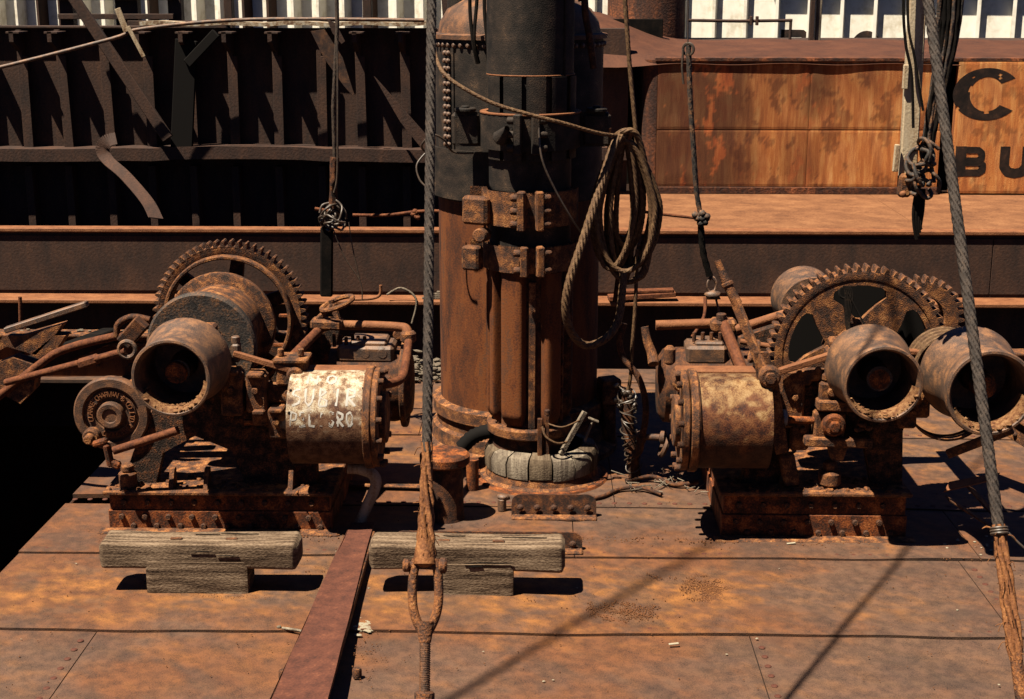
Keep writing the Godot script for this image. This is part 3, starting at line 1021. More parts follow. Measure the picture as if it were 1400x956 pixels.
func build_mast() -> void:
	var C = Vector3(-0.1, 0, -9.97)
	var t = thing("mast", "thick black steel mast with rusty bolted clamps in the centre of the deck", "mast", C)
	var st = ns()
	lathe(st, V2([0.27, 0.05, 0.27, 0.36, 0.245, 0.4, 0.245, 1.6, 0.285, 1.62, 0.285, 2.9]), yax(C), 40, 0.0, TAU, 0.006)
	part("mast_core", st, M.rust_dim, t)
	st = ns()
	lathe(st, V2([0.27, 1.57, 0.288, 1.57, 0.288, 2.9]), yax(C), 40)
	part("mast_shell", st, M.black, t)
	st = ns()
	lathe(st, V2([0.26, 2.915, 0.3, 2.915, 0.3, 9.0, 0.28, 9.05, 0, 9.05]), yax(C), 48)
	part("mast_tube", st, M.black, t)
	st = ns()
	bar(st, C + Vector3(0.235, 2.5, 0.19), C + Vector3(0.235, 9.0, 0.19), 0.012, 0.02, 0.002, Vector3.RIGHT)
	part("seam_weld", st, M.black, t)
	# vertical fishplates between the tube and the upper clamp
	for a in [-52.0, -22.0, 8.0, 40.0, 72.0]:
		var s = ns()
		var ang = deg_to_rad(a)
		lathe(s, V2([0.29, 2.35, 0.318, 2.35, 0.318, 2.91, 0.29, 2.91]), yax(C), 5, PI / 2 - ang - 0.21, PI / 2 - ang + 0.21)
		part("fishplate", s, M.black, t)
	# half-round staves of the lower mast
	for av in [[-88.0, 0.05], [-62.0, 0.035], [-25.0, 0.088], [36.0, 0.07], [88.0, 0.06]]:
		var s = ns()
		var a = av[0]
		var ang = deg_to_rad(a)
		var wd = av[1]
		var tc = Transform3D(Basis(Vector3.UP, ang), C + Vector3(sin(ang), 0, cos(ang)) * 0.235)
		grid(s, 16, 30, func(u, v):
			var b = PI * u
			var y = lerpf(0.44, 1.57, v)
			var sh = sqrt(clampf((y - 0.44) / 0.09, 0.02, 1.0))
			var cb = cos(b)
			var px = wd * signf(cb) * pow(absf(cb), 0.45) * (0.55 + 0.45 * sh)
			var pz = 0.075 * pow(maxf(sin(b), 0.0), 0.45) * sh
			return tc * Vector3(px, y, pz))
		part("mast_stave", s, M.orange if a < 40 else M.rust_dim, t)
		var s2 = ns()
		var b2 = ang + deg_to_rad(30)
		var q = C + Vector3(sin(b2), 0, cos(b2)) * 0.252
		bar(s2, q + Vector3(0, 0.44, 0), q + Vector3(0, 1.5 + 0.06 * sin(a), 0), 0.05 if a > -30 and a < 0 else 0.02, 0.03, 0.004, Vector3(cos(b2), 0, -sin(b2)), 0.006)
		part("stave_strip", s2, M.rust, t)
	st = ns()
	ring(st, 0.2, 0.315, 0.36, 0.44, yax(C), 40, 0.012, 0.012)
	part("foot_collar", st, M.rust, t)
	for e in [[0.305, 2.912, 2.922], [0.352, 2.655, 2.668]]:
		st = ns()
		ring(st, e[0] - 0.045, e[0], e[1], e[2], yax(C), 40, 0.003, 0.004)
		part("worn_edge", st, M.edge, t, "bright worn edge of the black steel")
	clamp_band(t, 2.42, 2.66, 0.345, -0.62, 0.42, M.black, [-0.17, -0.06], C)
	clamp_band(t, 1.90, 2.14, 0.34, -0.52, 0.18, M.rust, [-0.15, -0.035], C)
	clamp_band(t, 1.58, 1.76, 0.335, -0.52, 0.18, M.rust, [-0.13, -0.03], C)
	for x in [-0.55, 0.36]:
		var s = ns()
		disc(s, 0.075, 2.66, 2.685, yax(Vector3(x, 0, -9.98)), 20)
		disc(s, 0.03, 2.62, 2.70, yax(Vector3(x, 0, -9.98)), 8)
		box(s, Vector3(x, 2.54, -10.02), Vector3(0.2, 0.23, 0.14), Basis(), 0.02, 0.01)
		part("clamp_ear", s, M.black, t)
	st = ns()
	box(st, Vector3(-0.47, 2.0, -9.78), Vector3(0.2, 0.2, 0.08), Basis(Vector3.UP, -0.5), 0.02, 0.01)
	part("clamp_shoe", st, M.rust, t)
	st = ns()
	box(st, Vector3(-0.5, 1.66, -9.8), Vector3(0.13, 0.17, 0.1), Basis(Vector3.UP, -0.4), 0.015, 0.01)
	disc(st, 0.05, -0.04, 0.13, axis_to(Vector3(-0.42, 1.83, -9.78), Vector3(-0.2, 0.1, 1)), 16, 0.01)
	part("hinge_knuckle", st, M.rust, t)
	st = ns()
	lathe(st, V2([0.05, 0, 0.06, 0.02, 0.02, 0.14]), axis_to(Vector3(-0.3, 2.5, -9.66), Vector3(0.3, 0.5, 0.6)), 8)
	part("padeye", st, M.black, t)
	# timber ring at the foot
	var w = thing("mast_collar", "ring of grey wooden blocks around the foot of the mast", "collar", Vector3(-0.01, 0, -9.97))
	var W = Vector3(-0.01, 0, -9.97)
	var n = 15
	for k in n:
		var s = ns()
		var a0 = TAU * (k + rng.randf_range(0.02, 0.05)) / n + 0.12
		var a1 = TAU * (k + rng.randf_range(0.94, 0.98)) / n + 0.12
		var dy = rng.randf_range(-0.012, 0.012)
		lathe(s, V2([0.3, 0.1, 0.415, 0.1 + dy, 0.42, 0.2 + dy, 0.395, 0.245 + dy, 0.31, 0.27 + dy, 0.3, 0.26]), yax(W), 3, a0, a1, 0.006)
		for e in [a0, a1]:
			var d = Vector3(cos(e), 0, sin(e))
			var q = []
			for p in V2([0.3, 0.1, 0.415, 0.1 + dy, 0.42, 0.2 + dy, 0.395, 0.245 + dy, 0.31, 0.27 + dy]):
				q.append(W + d * p.x + Vector3(0, p.y, 0))
			poly_out(s, q, W + Vector3(cos((a0 + a1) / 2), 0, sin((a0 + a1) / 2)) * 0.36 + Vector3(0, 0.18, 0))
		part("block", s, M.stave if k % 3 else M.stave_dark, w)
	st = ns()
	lathe(st, V2([0.46, 0.0, 0.455, 0.03, 0.42, 0.045, 0.405, 0.1, 0.31, 0.11]), yax(W), 48, 0.0, TAU, 0.008)
	part("base_ring", st, M.rust, w)
	st = ns()
	lathe(st, V2([0.5, 0.008, 0.49, 0.026, 0.46, 0.03]), yax(W), 48, 0.0, TAU, 0.012)
	part("base_flange", st, M.rust_warm, w)
	# boiler-like riveted tank right behind the mast
	var B = Vector3(-0.19, 0, -10.75)
	var k = thing("riveted_tank", "tall riveted cylinder with domed top behind the mast, black above rusty below", "tank", B)
	st = ns()
	lathe(st, V2([0.60, 0.32, 0.61, 0.33, 0.61, 3.16]), yax(B), 64)
	part("shell", st, M.orange, k)
	st = ns()
	lathe(st, V2([0.615, 1.98, 0.622, 1.98, 0.622, 3.15]), yax(B), 64)
	part("upper_shell", st, M.black, k)
	st = ns()
	lathe(st, V2([0.65, 2.0, 0.665, 2.0, 0.665, 2.36, 0.65, 2.36]), yax(B), 12, PI / 2 + 0.25, PI / 2 + 1.6)
	part("doubler_plate", st, M.black, k)
	st = ns()
	lathe(st, V2([0.62, 3.135, 0.65, 3.135, 0.65, 3.165, 0.6, 3.175, 0.585, 3.25, 0.53, 3.34, 0.42, 3.41, 0.25, 3.45, 0, 3.46]), yax(B), 56)
	part("dome", st, M.cast, k)
	st = ns()
	lathe(st, V2([0.78, 0.0, 0.78, 0.05, 0.72, 0.08, 0.69, 0.1, 0.68, 0.2, 0.65, 0.22, 0.65, 0.3, 0.675, 0.31, 0.675, 0.4, 0.615, 0.42]), yax(B), 56, 0.0, TAU, 0.012)
	part("base_rings", st, M.rust, k)
	st = ns()
	lathe(st, V2([0.63, 2.37, 0.634, 2.37, 0.634, 3.13]), yax(B), 2, PI / 2 + 0.82, PI / 2 + 0.845)
	part("seam_strip", st, M.black, k)
	st = ns()
	disc(st, 0.13, 3.3, 3.62, yax(B + Vector3(-0.4, 0, 0)), 20)
	part("pipe_stub", st, M.black, k)
	var rv = rivet(0.02, 0.022)
	for i in 13:
		for a in [0.91, 0.98]:
			var ang = PI / 2 + a
			var d = Vector3(cos(ang), 0, sin(ang))
			piece("rivet", rv, M.drum, axis_to(B + d * 0.632 + Vector3(0, 2.39 + i * 0.054, 0), d), k)
	for i in 30:
		var ang = PI * i / 29.0
		var d = Vector3(cos(ang), 0, sin(ang))
		piece("rivet", rv, M.drum, axis_to(B + d * 0.622 + Vector3(0, 3.095, 0), d), k)
	for i in 22:
		var ang = PI / 2 - 0.62
		var d = Vector3(cos(ang), 0, sin(ang))
		piece("rivet", rv, M.rust, axis_to(B + d * 0.61 + Vector3(0, 0.5 + i * 0.068, 0), d), k)

# ------------------------------------------------------------------ winches
func warping_head(parent, c: Vector3, R: float, ln: float, m) -> void:
	var st = ns()
	var x = zax(c)
	lathe(st, V2([0.0, -ln, R * 1.12, -ln, R * 1.15, -ln + 0.03, R * 1.08, -ln + 0.1, R * 1.0, -ln * 0.62, R * 0.95, -ln * 0.36, R * 0.955, -0.1, R * 1.0, -0.045, R * 1.01, -0.015, R * 0.985, 0.0, R * 0.93, 0.002, R * 0.86, -0.03, R * 0.85, -0.06, R * 0.8, -ln * 0.8, 0.0, -ln * 0.8]), x, 56, 0.0, TAU, 0.006)
	var o = part("warping_head", st, m, parent)
	st = ns()
	lathe(st, V2([0.085, -ln * 0.8, 0.07, -0.13, 0.065, -0.12, 0.0, -0.118]), x, 20)
	part("shaft_end", st, M.rust_warm, o)
	# crust and loose flakes lying in the bowl
	st = ns()
	lathe(st, V2([R * 0.945, -0.004, R * 0.86, -0.012, R * 0.80, -0.03, R * 0.78, -0.06, R * 0.80, -0.12, R * 0.84, -0.15]), x, 60, PI / 2 - 1.35 + 0.25 - 0.4, PI / 2 + 1.25 - 0.2, 0.014)
	part("rust_crust", st, M.flake, o)
	st = ns()
	for i in 150:
		var a = -PI / 2 + 0.15 + clampf(rng.randfn(0.0, 0.62), -1.25, 1.25)
		var z = -rng.randf_range(0.002, 0.09)
		var rr = R * lerpf(0.9, 0.825, clampf(-z / 0.05, 0.0, 1.0))
		var p = c + Vector3(rr * cos(a), rr * sin(a) + rng.randf_range(0.0, 0.012) * cos((a + PI / 2) * 1.2), z)
		var sz = 0.003 + 0.011 * pow(rng.randf(), 2.5)
		lump(st, p, Vector3(sz * rng.randf_range(0.8, 1.8), sz * 0.6, sz * rng.randf_range(0.8, 1.6)), 0.7, i, 4, 5)
	stuff(part("rust_flakes", st, M.flake, o))

func gear_teeth(parent, c: Vector3, R: float, w: float, n: int, m) -> void:
	var st = ns()
	var p = TAU * R / n
	var poly = pv([-p * 0.3, -0.008, p * 0.3, -0.008, p * 0.2, 0.026, p * 0.1, 0.036, -p * 0.1, 0.036, -p * 0.2, 0.026])
	prism(st, poly, Transform3D(), w)
	var mesh = st.commit()
	for k in n:
		var a = TAU * k / n
		piece("tooth", mesh, m, Transform3D(Basis(Vector3(0, 0, 1), a - PI / 2), c + Vector3(cos(a), sin(a), 0) * R), parent)

func spoked_web(st, c: Vector3, r0: float, r1: float, n: int, d: float, rot: float, w0: float, w1: float, ri: float, ro: float) -> void:
	# disc with n rounded windows, cut into half sectors
	for k in n:
		var am = rot + TAU * k / n
		var h = PI / n
		for s in [-1, 1]:
			var pts = PackedVector2Array()
			var P = func(r, a): return Vector2(cos(am + s * a) * r, sin(am + s * a) * r)
			for i in 7:
				pts.append(P.call(r0, h * (1 - i / 6.0)))
			pts.append(P.call(ri, 0))
			pts.append(P.call(ri + 0.004, w0 * 0.55))
			pts.append(P.call(ri + 0.03, w0))
			pts.append(P.call(lerpf(ri, ro, 0.5), lerpf(w0, w1, 0.62)))
			pts.append(P.call(ro - 0.05, w1))
			pts.append(P.call(ro - 0.012, w1 * 0.9))
			pts.append(P.call(ro, w1 * 0.7))
			pts.append(P.call(ro, w1 * 0.35))
			pts.append(P.call(ro, 0))
			for i in 9:
				pts.append(P.call(r1, h * i / 8.0))
			prism(st, pts, Transform3D(Basis(), c), d)

func bolts(parent, mesh, m, c: Vector3, R: float, n: int, b: Basis, rot := 0.0) -> void:
	# nuts in a circle; b.y is the axis
	for k in n:
		var a = rot + TAU * k / n
		piece("bolt", mesh, m, Transform3D(b, c + b * Vector3(cos(a) * R, 0, sin(a) * R)), parent)

func winch_base(t, x0: float, x1: float, zf: float, h: float, zr: float, m) -> void:
	var b = part("base_plate", bx(x0, x1, h * 0.5, h - 0.03, zr, zf - 0.012, 0.004), m, t)
	part("base_angle", bx(x0 - 0.01, x1 + 0.01, 0.0, h * 0.5, zr, zf, 0.005), m, t)
	part("base_flange", bx(x0 - 0.03, x1 + 0.03, h - 0.03, h, zr - 0.03, zf + 0.03, 0.008, 0.008), M.rust, t)
	part("base_foot", bx(x0 - 0.06, x1 + 0.06, 0.0, 0.025, zf + 0.002, zf + 0.1, 0.008, 0.008), M.rust, t)
	var nut = hexnut(0.02, 0.022)
	var n = int((x1 - x0) / 0.155)
	for i in n:
		for r in [[0.0, h * 0.36, zf], [0.075, h * 0.14, zf], [0.02, h * 0.7, zf - 0.012]]:
			var x = x0 + 0.08 + i * 0.155 + r[0]
			if x < x1 - 0.03:
				piece("bolt", nut, M.rust, zax(Vector3(x, r[1], r[2])) * Transform3D(Basis(Vector3.UP, rng.randf() * TAU), Vector3.ZERO), b)
	# scale and dirt on the bed
	var st = ns()
	for i in 90:
		var p = Vector3(rng.randf_range(x0, x1), h, zf - rng.randf_range(-0.02, 0.28))
		lump(st, p, Vector3(rng.randf_range(0.008, 0.03), rng.randf_range(0.005, 0.02), rng.randf_range(0.008, 0.03)), 0.5, i, 4, 6)
	stuff(part("rust_scale", st, M.grit, t))

func bearing(st, c: Vector3, w: float, h: float, d: float) -> void:
	box(st, c, Vector3(w, h, d), Basis(), 0.015, 0.014)
	box(st, c + Vector3(0, h / 2 + 0.03, 0), Vector3(w * 0.8, 0.06, d * 0.9), Basis(), 0.015, 0.012)

func cylinder_x(t, x0: float, x1: float, c: Vector3, R: float, m, flange_side: float) -> MeshInstance3D:
	var st = ns()
	var ny = 120
	var nx = 36
	for i in ny:
		for j in nx:
			var q = []
			var nn = []
			var cl = []
			for e in [[i, j], [i + 1, j], [i + 1, j + 1], [i, j + 1]]:
				var a = TAU * e[0] / ny
				var x = lerpf(x0, x1, float(e[1]) / nx)
				var d = Vector3(0, sin(a), cos(a))
				q.append(Vector3(x, c.y, c.z) + d * R)
				nn.append(d)
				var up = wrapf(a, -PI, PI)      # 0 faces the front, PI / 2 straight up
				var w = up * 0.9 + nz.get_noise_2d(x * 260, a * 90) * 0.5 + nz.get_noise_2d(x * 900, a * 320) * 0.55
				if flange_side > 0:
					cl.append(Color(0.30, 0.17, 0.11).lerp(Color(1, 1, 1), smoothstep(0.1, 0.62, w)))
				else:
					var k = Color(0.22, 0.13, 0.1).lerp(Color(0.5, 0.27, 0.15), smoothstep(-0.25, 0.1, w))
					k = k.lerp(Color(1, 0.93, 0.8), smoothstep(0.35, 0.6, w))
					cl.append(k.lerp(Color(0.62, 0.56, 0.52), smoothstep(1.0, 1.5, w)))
			for k in [0, 1, 2, 0, 2, 3]:
				st.set_color(cl[k]); st.set_normal(nn[k]); st.add_vertex(q[k])
	st.set_color(Color(0.4, 0.3, 0.25))
	for x in [x0, x1]:
		for i in ny:
			var d0 = Vector3(0, sin(TAU * i / ny), cos(TAU * i / ny)) * R
			var d1 = Vector3(0, sin(TAU * (i + 1) / ny), cos(TAU * (i + 1) / ny)) * R
			var n = Vector3(1 if x == x1 else -1, 0, 0)
			trin(st, Vector3(x, c.y, c.z), Vector3(x, c.y, c.z) + d0, Vector3(x, c.y, c.z) + d1, n, n, n)
	var cy = part("steam_cylinder", st, m, t)
	var xf = x1 if flange_side > 0 else x0
	st = ns()
	ring(st, R - 0.02, R + 0.028, xf - 0.02 + flange_side * 0.0, xf + 0.03, xax(Vector3(0, c.y, c.z)), 48, 0.006, 0.006)
	disc(st, R + 0.018, xf + flange_side * 0.05 - 0.022, xf + flange_side * 0.05 + 0.022, xax(Vector3(0, c.y, c.z)), 40, 0.008, 0.006)
	disc(st, R * 0.55, xf + flange_side * 0.09 - 0.02, xf + flange_side * 0.09 + 0.02, xax(Vector3(0, c.y, c.z)), 32)
	var fl = part("cylinder_cover", st, M.rust, t)
	var nut = hexnut(0.022, 0.035)
	bolts(fl, nut, M.rust, Vector3(xf + flange_side * 0.07, c.y, c.z), R + 0.002, 14, Basis(Vector3(0, 0, 1), -flange_side * PI / 2))
	return cy

func build_left_winch() -> void:
	var A = Vector3(-2.27, 1.18, 0)
	var t = thing("cargo_winch", "rusty steam winch left of the mast with tall toothed wheel and painted cylinder", "winch", Vector3(-2.1, 0, -9.5), "pair of rusty winches either side of the mast")
	winch_base(t, -2.86, -1.40, -8.8, 0.29, -10.4, M.base)
	var st = ns()
	# side frames
	var fr = pv([-2.8, 0.29, -2.58, 0.29, -2.52, 0.5, -2.3, 0.62, -2.06, 0.52, -1.98, 0.29, -1.5, 0.29, -1.5, 0.62, -1.58, 0.8, -1.5, 1.08, -1.72, 1.1, -1.8, 0.98, -1.98, 1.0, -2.08, 1.22, -2.16, 1.32, -2.4, 1.32, -2.47, 1.16, -2.5, 0.9, -2.62, 0.72, -2.72, 0.5])
	prism(st, fr, Transform3D(Basis(), Vector3(0, 0, -8.98)), 0.09)
	part("side_frame", st, M.crust, t)
	st = ns()
	prism(st, fr, Transform3D(Basis(), Vector3(0, 0, -10.28)), 0.09)
	part("side_frame", st, M.crust, t)
	st = ns()
	tube(st, [Vector3(A.x, A.y, -8.5), Vector3(A.x, A.y, -10.4)], 0.075, 20)
	part("main_shaft", st, M.flange, t)
	warping_head(t, Vector3(A.x - 0.01, A.y - 0.005, -8.36), 0.245, 0.46, M.drum)
	# rope drum
	st = ns()
	lathe(st, V2([0.0, -0.03, 0.355, -0.03, 0.365, -0.02, 0.365, 0.03, 0.35, 0.042, 0.2, 0.035, 0, 0.035]), zax(Vector3(A.x, A.y, -9.16)), 64, 0.0, TAU, 0.004)
	part("drum_flange", st, M.flange, t, "blackened front cheek of the rope drum")
	st = ns()
	lathe(st, V2([0.3, -9.75, 0.3, -9.18]), Transform3D(Basis(Vector3.RIGHT, PI / 2), Vector3(A.x, A.y, 0)), 64, 0.0, TAU, 0.01)
	part("drum_barrel", st, M.rust, t)
	st = ns()
	lathe(st, V2([0.0, -0.03, 0.37, -0.03, 0.38, -0.02, 0.38, 0.02, 0.365, 0.03, 0.0, 0.03]), zax(Vector3(A.x, A.y, -9.76)), 64, 0.0, TAU, 0.008)
	part("drum_flange", st, M.rust, t)
	# toothed wheel
	var G = Vector3(A.x, A.y, -10.05)
	st = ns()
	lathe(st, V2([0.44, -0.06, 0.52, -0.06, 0.52, 0.06, 0.455, 0.06, 0.44, 0.05, 0.44, -0.06]), zax(G), 96, 0.0, TAU, 0.004)
	var rim = part("gear_rim", st, M.rust, t)
	gear_teeth(rim, G, 0.522, 0.12, 62, M.rust)
	st = ns()
	ring(st, 0.435, 0.465, 0.06, 0.13, zax(G), 80, 0.008, 0.004)
	part("rim_lip", st, M.rust, t)
	for k in 6:
		st = ns()
		var a = TAU * (k + 0.35) / 6
		prism(st, pv([0.08, -0.06, 0.45, -0.045, 0.45, 0.045, 0.08, 0.06]), Transform3D(Basis(Vector3(0, 0, 1), a), G + Vector3(0, 0, -0.02)), 0.05)
		part("spoke", st, M.rust_dim, t)
	st = ns()
	for a in [0.05, -0.5]:
		box(st, G + Vector3(cos(a) * 0.41, sin(a) * 0.41, 0.08), Vector3(0.09, 0.025, 0.03), Basis(), 0.005)
	part("lip_dog", st, M.rust_warm, t)
	# bearing over the shaft and the parts right of the warping head
	st = ns()
	bearing(st, Vector3(A.x + 0.05, A.y + 0.02, -8.92), 0.26, 0.26, 0.12)
	part("bearing_cap", st, M.rust, t)
	st = ns()
	box(st, Vector3(-1.99, 1.21, -8.9), Vector3(0.05, 0.12, 0.08), Basis(), 0.01, 0.01)
	disc(st, 0.03, 0, 0.05, yax(Vector3(-1.99, 1.26, -8.9)), 6)
	part("grease_cup", st, M.drum, t)
	st = ns()
	bar(st, Vector3(-2.0, 1.21, -8.86), Vector3(-1.62, 1.1, -8.84), 0.04, 0.03, 0.006, Vector3.UP, 0.006)
	part("link_bar", st, M.edge, t)
	st = ns()
	box(st, Vector3(-1.63, 1.08, -8.92), Vector3(0.2, 0.16, 0.16), Basis(), 0.012, 0.014)
	box(st, Vector3(-1.63, 1.165, -8.92), Vector3(0.23, 0.03, 0.2), Basis(), 0.008, 0.01)
	disc(st, 0.055, 0.07, 0.12, zax(Vector3(-1.60, 1.07, -8.92)), 16, 0.012)
	for dx in [-0.07, 0.06]:
		disc(st, 0.022, 0.0, 0.05, yax(Vector3(-1.63 + dx, 1.18, -8.9)), 6)
	part("link_block", st, M.rust, t)
	st = ns()
	disc(st, 0.065, 0.0, 0.1, zax(Vector3(-1.63, 0.92, -8.94)), 8, 0.015, 0.008)
	disc(st, 0.04, 0.09, 0.13, zax(Vector3(-1.63, 0.92, -8.94)), 8)
	box(st, Vector3(-1.7, 0.93, -8.95), Vector3(0.26, 0.14, 0.08), Basis(), 0.02, 0.02)
	part("crosshead", st, M.rust, t)
	for b in [[-1.86, 0.95, 0.13, 0.26], [-1.73, 0.74, 0.12, 0.2], [-1.84, 0.78, 0.1, 0.1], [-2.02, 0.95, 0.14, 0.3]]:
		st = ns()
		box(st, Vector3(b[0], b[1], -8.88), Vector3(b[2], b[3], 0.12), Basis(), 0.014, 0.016)
		box(st, Vector3(b[0], b[1] + b[3] / 2, -8.85), Vector3(b[2] * 0.8, 0.03, 0.14), Basis(), 0.008, 0.01)
		disc(st, 0.025, 0, 0.03, zax(Vector3(b[0], b[1] + 0.02, -8.82)), 6)
		part("guide_block", st, M.rust, t)
	st = ns()
	tube(st, [Vector3(-1.95, 0.74, -8.86), Vector3(-1.6, 0.75, -8.88)], 0.022, 10)
	part("piston_rod", st, M.rust_warm, t)
	st = ns()
	disc(st, 0.055, -1.72, -1.60, xax(Vector3(0, 0.74, -8.86)), 8, 0.012)
	part("gland", st, M.stave, t, "pale wooden plug on the rod gland")
	# cylinder with hand-painted warning
	var cc = Vector3(0, 0.785, -8.85)
	var R = 0.305
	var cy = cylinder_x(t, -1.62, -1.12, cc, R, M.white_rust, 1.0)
	var onc = func(p):   # p.x along the axis, p.y = arc length from the top silhouette downwards (negative)
		var a = 1.75 + p.y / R
		return [Vector3(p.x, cc.y + (R + 0.002) * sin(a), cc.z + (R + 0.002) * cos(a)), Vector3(0, sin(a), cos(a))]
	var gl = {
		"N": [[0, 0, 0, 1, 0.8, 0, 0.8, 1]], "O": [[0.4, 0, 0.05, 0.3, 0.1, 0.85, 0.45, 1, 0.8, 0.75, 0.75, 0.2, 0.4, 0]],
		"S": [[0.75, 0.95, 0.2, 0.9, 0.1, 0.65, 0.75, 0.4, 0.7, 0.15, 0.1, 0.0]], "U": [[0, 1, 0.02, 0.2, 0.3, 0, 0.7, 0.2, 0.8, 1]],
		"B": [[0.05, 0, 0.1, 1, 0.6, 0.8, 0.15, 0.5, 0.8, 0.3, 0.7, 0.02, 0.05, 0]], "I": [[0.45, 1, 0.35, 0]],
		"R": [[0.05, 0, 0.1, 1, 0.75, 0.85, 0.7, 0.55, 0.15, 0.45, 0.85, 0]], "P": [[0.05, 0, 0.1, 1, 0.75, 0.85, 0.65, 0.5, 0.1, 0.45]],
		"E": [[0.8, 1, 0.1, 0.95, 0.05, 0, 0.75, 0.05], [0.08, 0.5, 0.6, 0.52]], "L": [[0.1, 1, 0.05, 0.05, 0.75, 0]],
		"G": [[0.8, 0.9, 0.35, 1, 0.05, 0.6, 0.1, 0.15, 0.5, 0, 0.75, 0.3, 0.45, 0.4]]}
	for ln in [["NO", -1.50, 0.075, -0.215, 0.085, 0.0], ["SUBIR", -1.59, 0.068, -0.375, 0.12, 0.03], ["PELIGRO", -1.59, 0.046, -0.505, 0.09, 0.36]]:
		for i in ln[0].length():
			st = ns()
			var w2 = ln[2]
			for sk in gl[ln[0][i]]:
				var q = []
				for j in range(0, sk.size(), 2):
					q.append(Vector2(ln[1] + i * w2 * (1.6 if ln[0] == "NO" else 1.28) + sk[j] * w2, ln[3] + sk[j + 1] * ln[4]))
				stroke(st, q, 0.015, onc, 0.006, ln[5])
			part("letter", st, M.white_paint, cy)
	var pinh = rivet(0.009, 0.006)
	for e in [[-1.6, -0.1], [-1.6, -0.27], [-1.6, -0.42], [-1.14, -0.1], [-1.14, -0.25], [-1.14, -0.4]]:
		var q = onc.call(Vector2(e[0], e[1]))
		piece("screw", pinh, M.flat_black, axis_to(q[0], q[1]), cy)
	st = ns()
	lathe(st, V2([0.306, -0.02, 0.325, -0.02, 0.325, 0.02, 0.306, 0.02]), xax(Vector3(-1.105, 0.785, -8.85)), 20, -0.5, 1.0, 0.003)
	part("lagging_strap", st, M.edge, t)
	part("tie_bar", bx(-1.66, -1.08, 1.055, 1.095, -9.02, -8.9, 0.012, 0.008), M.edge, t)
	st = ns()
	disc(st, 0.065, -0.05, 0.06, zax(Vector3(-1.10, 1.03, -8.86)), 16, 0.015, 0.006)
	disc(st, 0.035, 0.06, 0.09, zax(Vector3(-1.10, 1.03, -8.86)), 6)
	part("tie_boss", st, M.rust, t)
	# steam pipe loop
	st = ns()
	tube(st, [Vector3(-1.66, 1.13, -9.0), Vector3(-1.545, 1.2, -9.6)], 0.034, 12)
	part("pipe", st, M.rust_rod, t)
	st = ns()
	tube(st, smooth([Vector3(-1.54, 1.215, -9.62), Vector3(-1.3, 1.215, -9.62), Vector3(-1.02, 1.205, -9.62), Vector3(-0.95, 1.19, -9.6), Vector3(-0.93, 1.12, -9.55)], 5), 0.034, 12)
	part("pipe", st, M.edge, t)
	st = ns()
	tube(st, smooth([Vector3(-0.93, 1.14, -9.55), Vector3(-0.935, 1.0, -9.3), Vector3(-0.96, 0.95, -9.15), Vector3(-1.08, 0.97, -8.95)], 5), 0.03, 12)
	part("pipe", st, M.rust_rod, t)
	st = ns()
	disc(st, 0.055, -0.04, 0.04, yax(Vector3(-0.935, 1.15, -9.56)), 12, 0.015)
	disc(st, 0.06, -0.05, 0.03, yax(Vector3(-1.54, 1.23, -9.6)), 12, 0.012, 0.01)
	box(st, Vector3(-1.5, 1.24, -9.58), Vector3(0.22, 0.07, 0.14), Basis(), 0.015, 0.014)
	part("pipe_joint", st, M.rust, t)
	st = ns()
	bar(st, Vector3(-1.57, 1.26, -9.58), Vector3(-1.45, 1.38, -9.6), 0.04, 0.04, 0.01, Vector3.UP, 0.01)
	bar(st, Vector3(-1.42, 1.26, -9.58), Vector3(-1.46, 1.38, -9.6), 0.04, 0.04, 0.01, Vector3.UP, 0.01)
	tube(st, [Vector3(-1.45, 1.3, -9.6), Vector3(-1.47, 1.4, -9.6)], 0.02, 8)
	part("valve_bonnet", st, M.rust, t)
	st = ns()
	torus(st, 0.115, 0.018, Transform3D(Basis(Vector3(0.3, 0, 1).normalized(), 0.35), Vector3(-1.43, 1.37, -9.62)), 24, 8)
	part("hand_wheel", st, M.rust, t)
	# rear cylinder and valve chest
	st = ns()
	lathe(st, V2([0, -1.5, 0.27, -1.5, 0.27, -1.05, 0.255, -0.97, 0.2, -0.93, 0, -0.92]), xax(Vector3(0, 0.76, -9.75)), 40)
	part("steam_cylinder", st, M.rust_dim, t)
	st = ns()
	ring(st, 0.27, 0.31, -1.0, -0.96, xax(Vector3(0, 0.76, -9.75)), 40)
	part("cylinder_cover", st, M.rust, t)
	st = ns()
	box(st, Vector3(-1.24, 1.02, -9.72), Vector3(0.4, 0.12, 0.3), Basis(), 0.02, 0.012)
	box(st, Vector3(-1.22, 1.09, -9.72), Vector3(0.26, 0.04, 0.26), Basis(), 0.015, 0.012)
	for k in 3:
		disc(st, 0.045, 0.14, 0.18, zax(Vector3(-1.36 + k * 0.12, 1.02, -9.75)), 10, 0.012, 0.008)
	part("valve_chest", st, M.drum, t)
	st = ns()
	for k in 6:
		disc(st, 0.013, 0, 0.09 - 0.01 * (k % 3), yax(Vector3(-1.46 + k * 0.042, 1.06, -9.62 - 0.03 * (k % 2))), 8, 0.003)
	part("stud", st, M.rust_warm, t)
	st = ns()
	disc(st, 0.035, -0.02, 0.05, zax(Vector3(-1.04, 1.09, -9.9)), 12)
	part("plug", st, M.rust, t)
	# crank disc with cast maker's lettering
	var D = Vector3(-2.84, 0.77, -8.92)
	st = ns()
	lathe(st, V2([0, -0.06, 0.245, -0.06, 0.25, -0.05, 0.25, 0.0, 0.24, 0.012, 0.19, 0.014, 0.182, -0.012, 0.168, -0.012, 0.162, 0.0, 0.115, 0.0, 0.11, -0.016, 0.09, -0.016, 0.086, 0.04, 0.078, 0.046, 0.05, 0.044, 0.045, 0.034, 0, 0.034]), zax(D), 64, 0.0, TAU, 0.003)
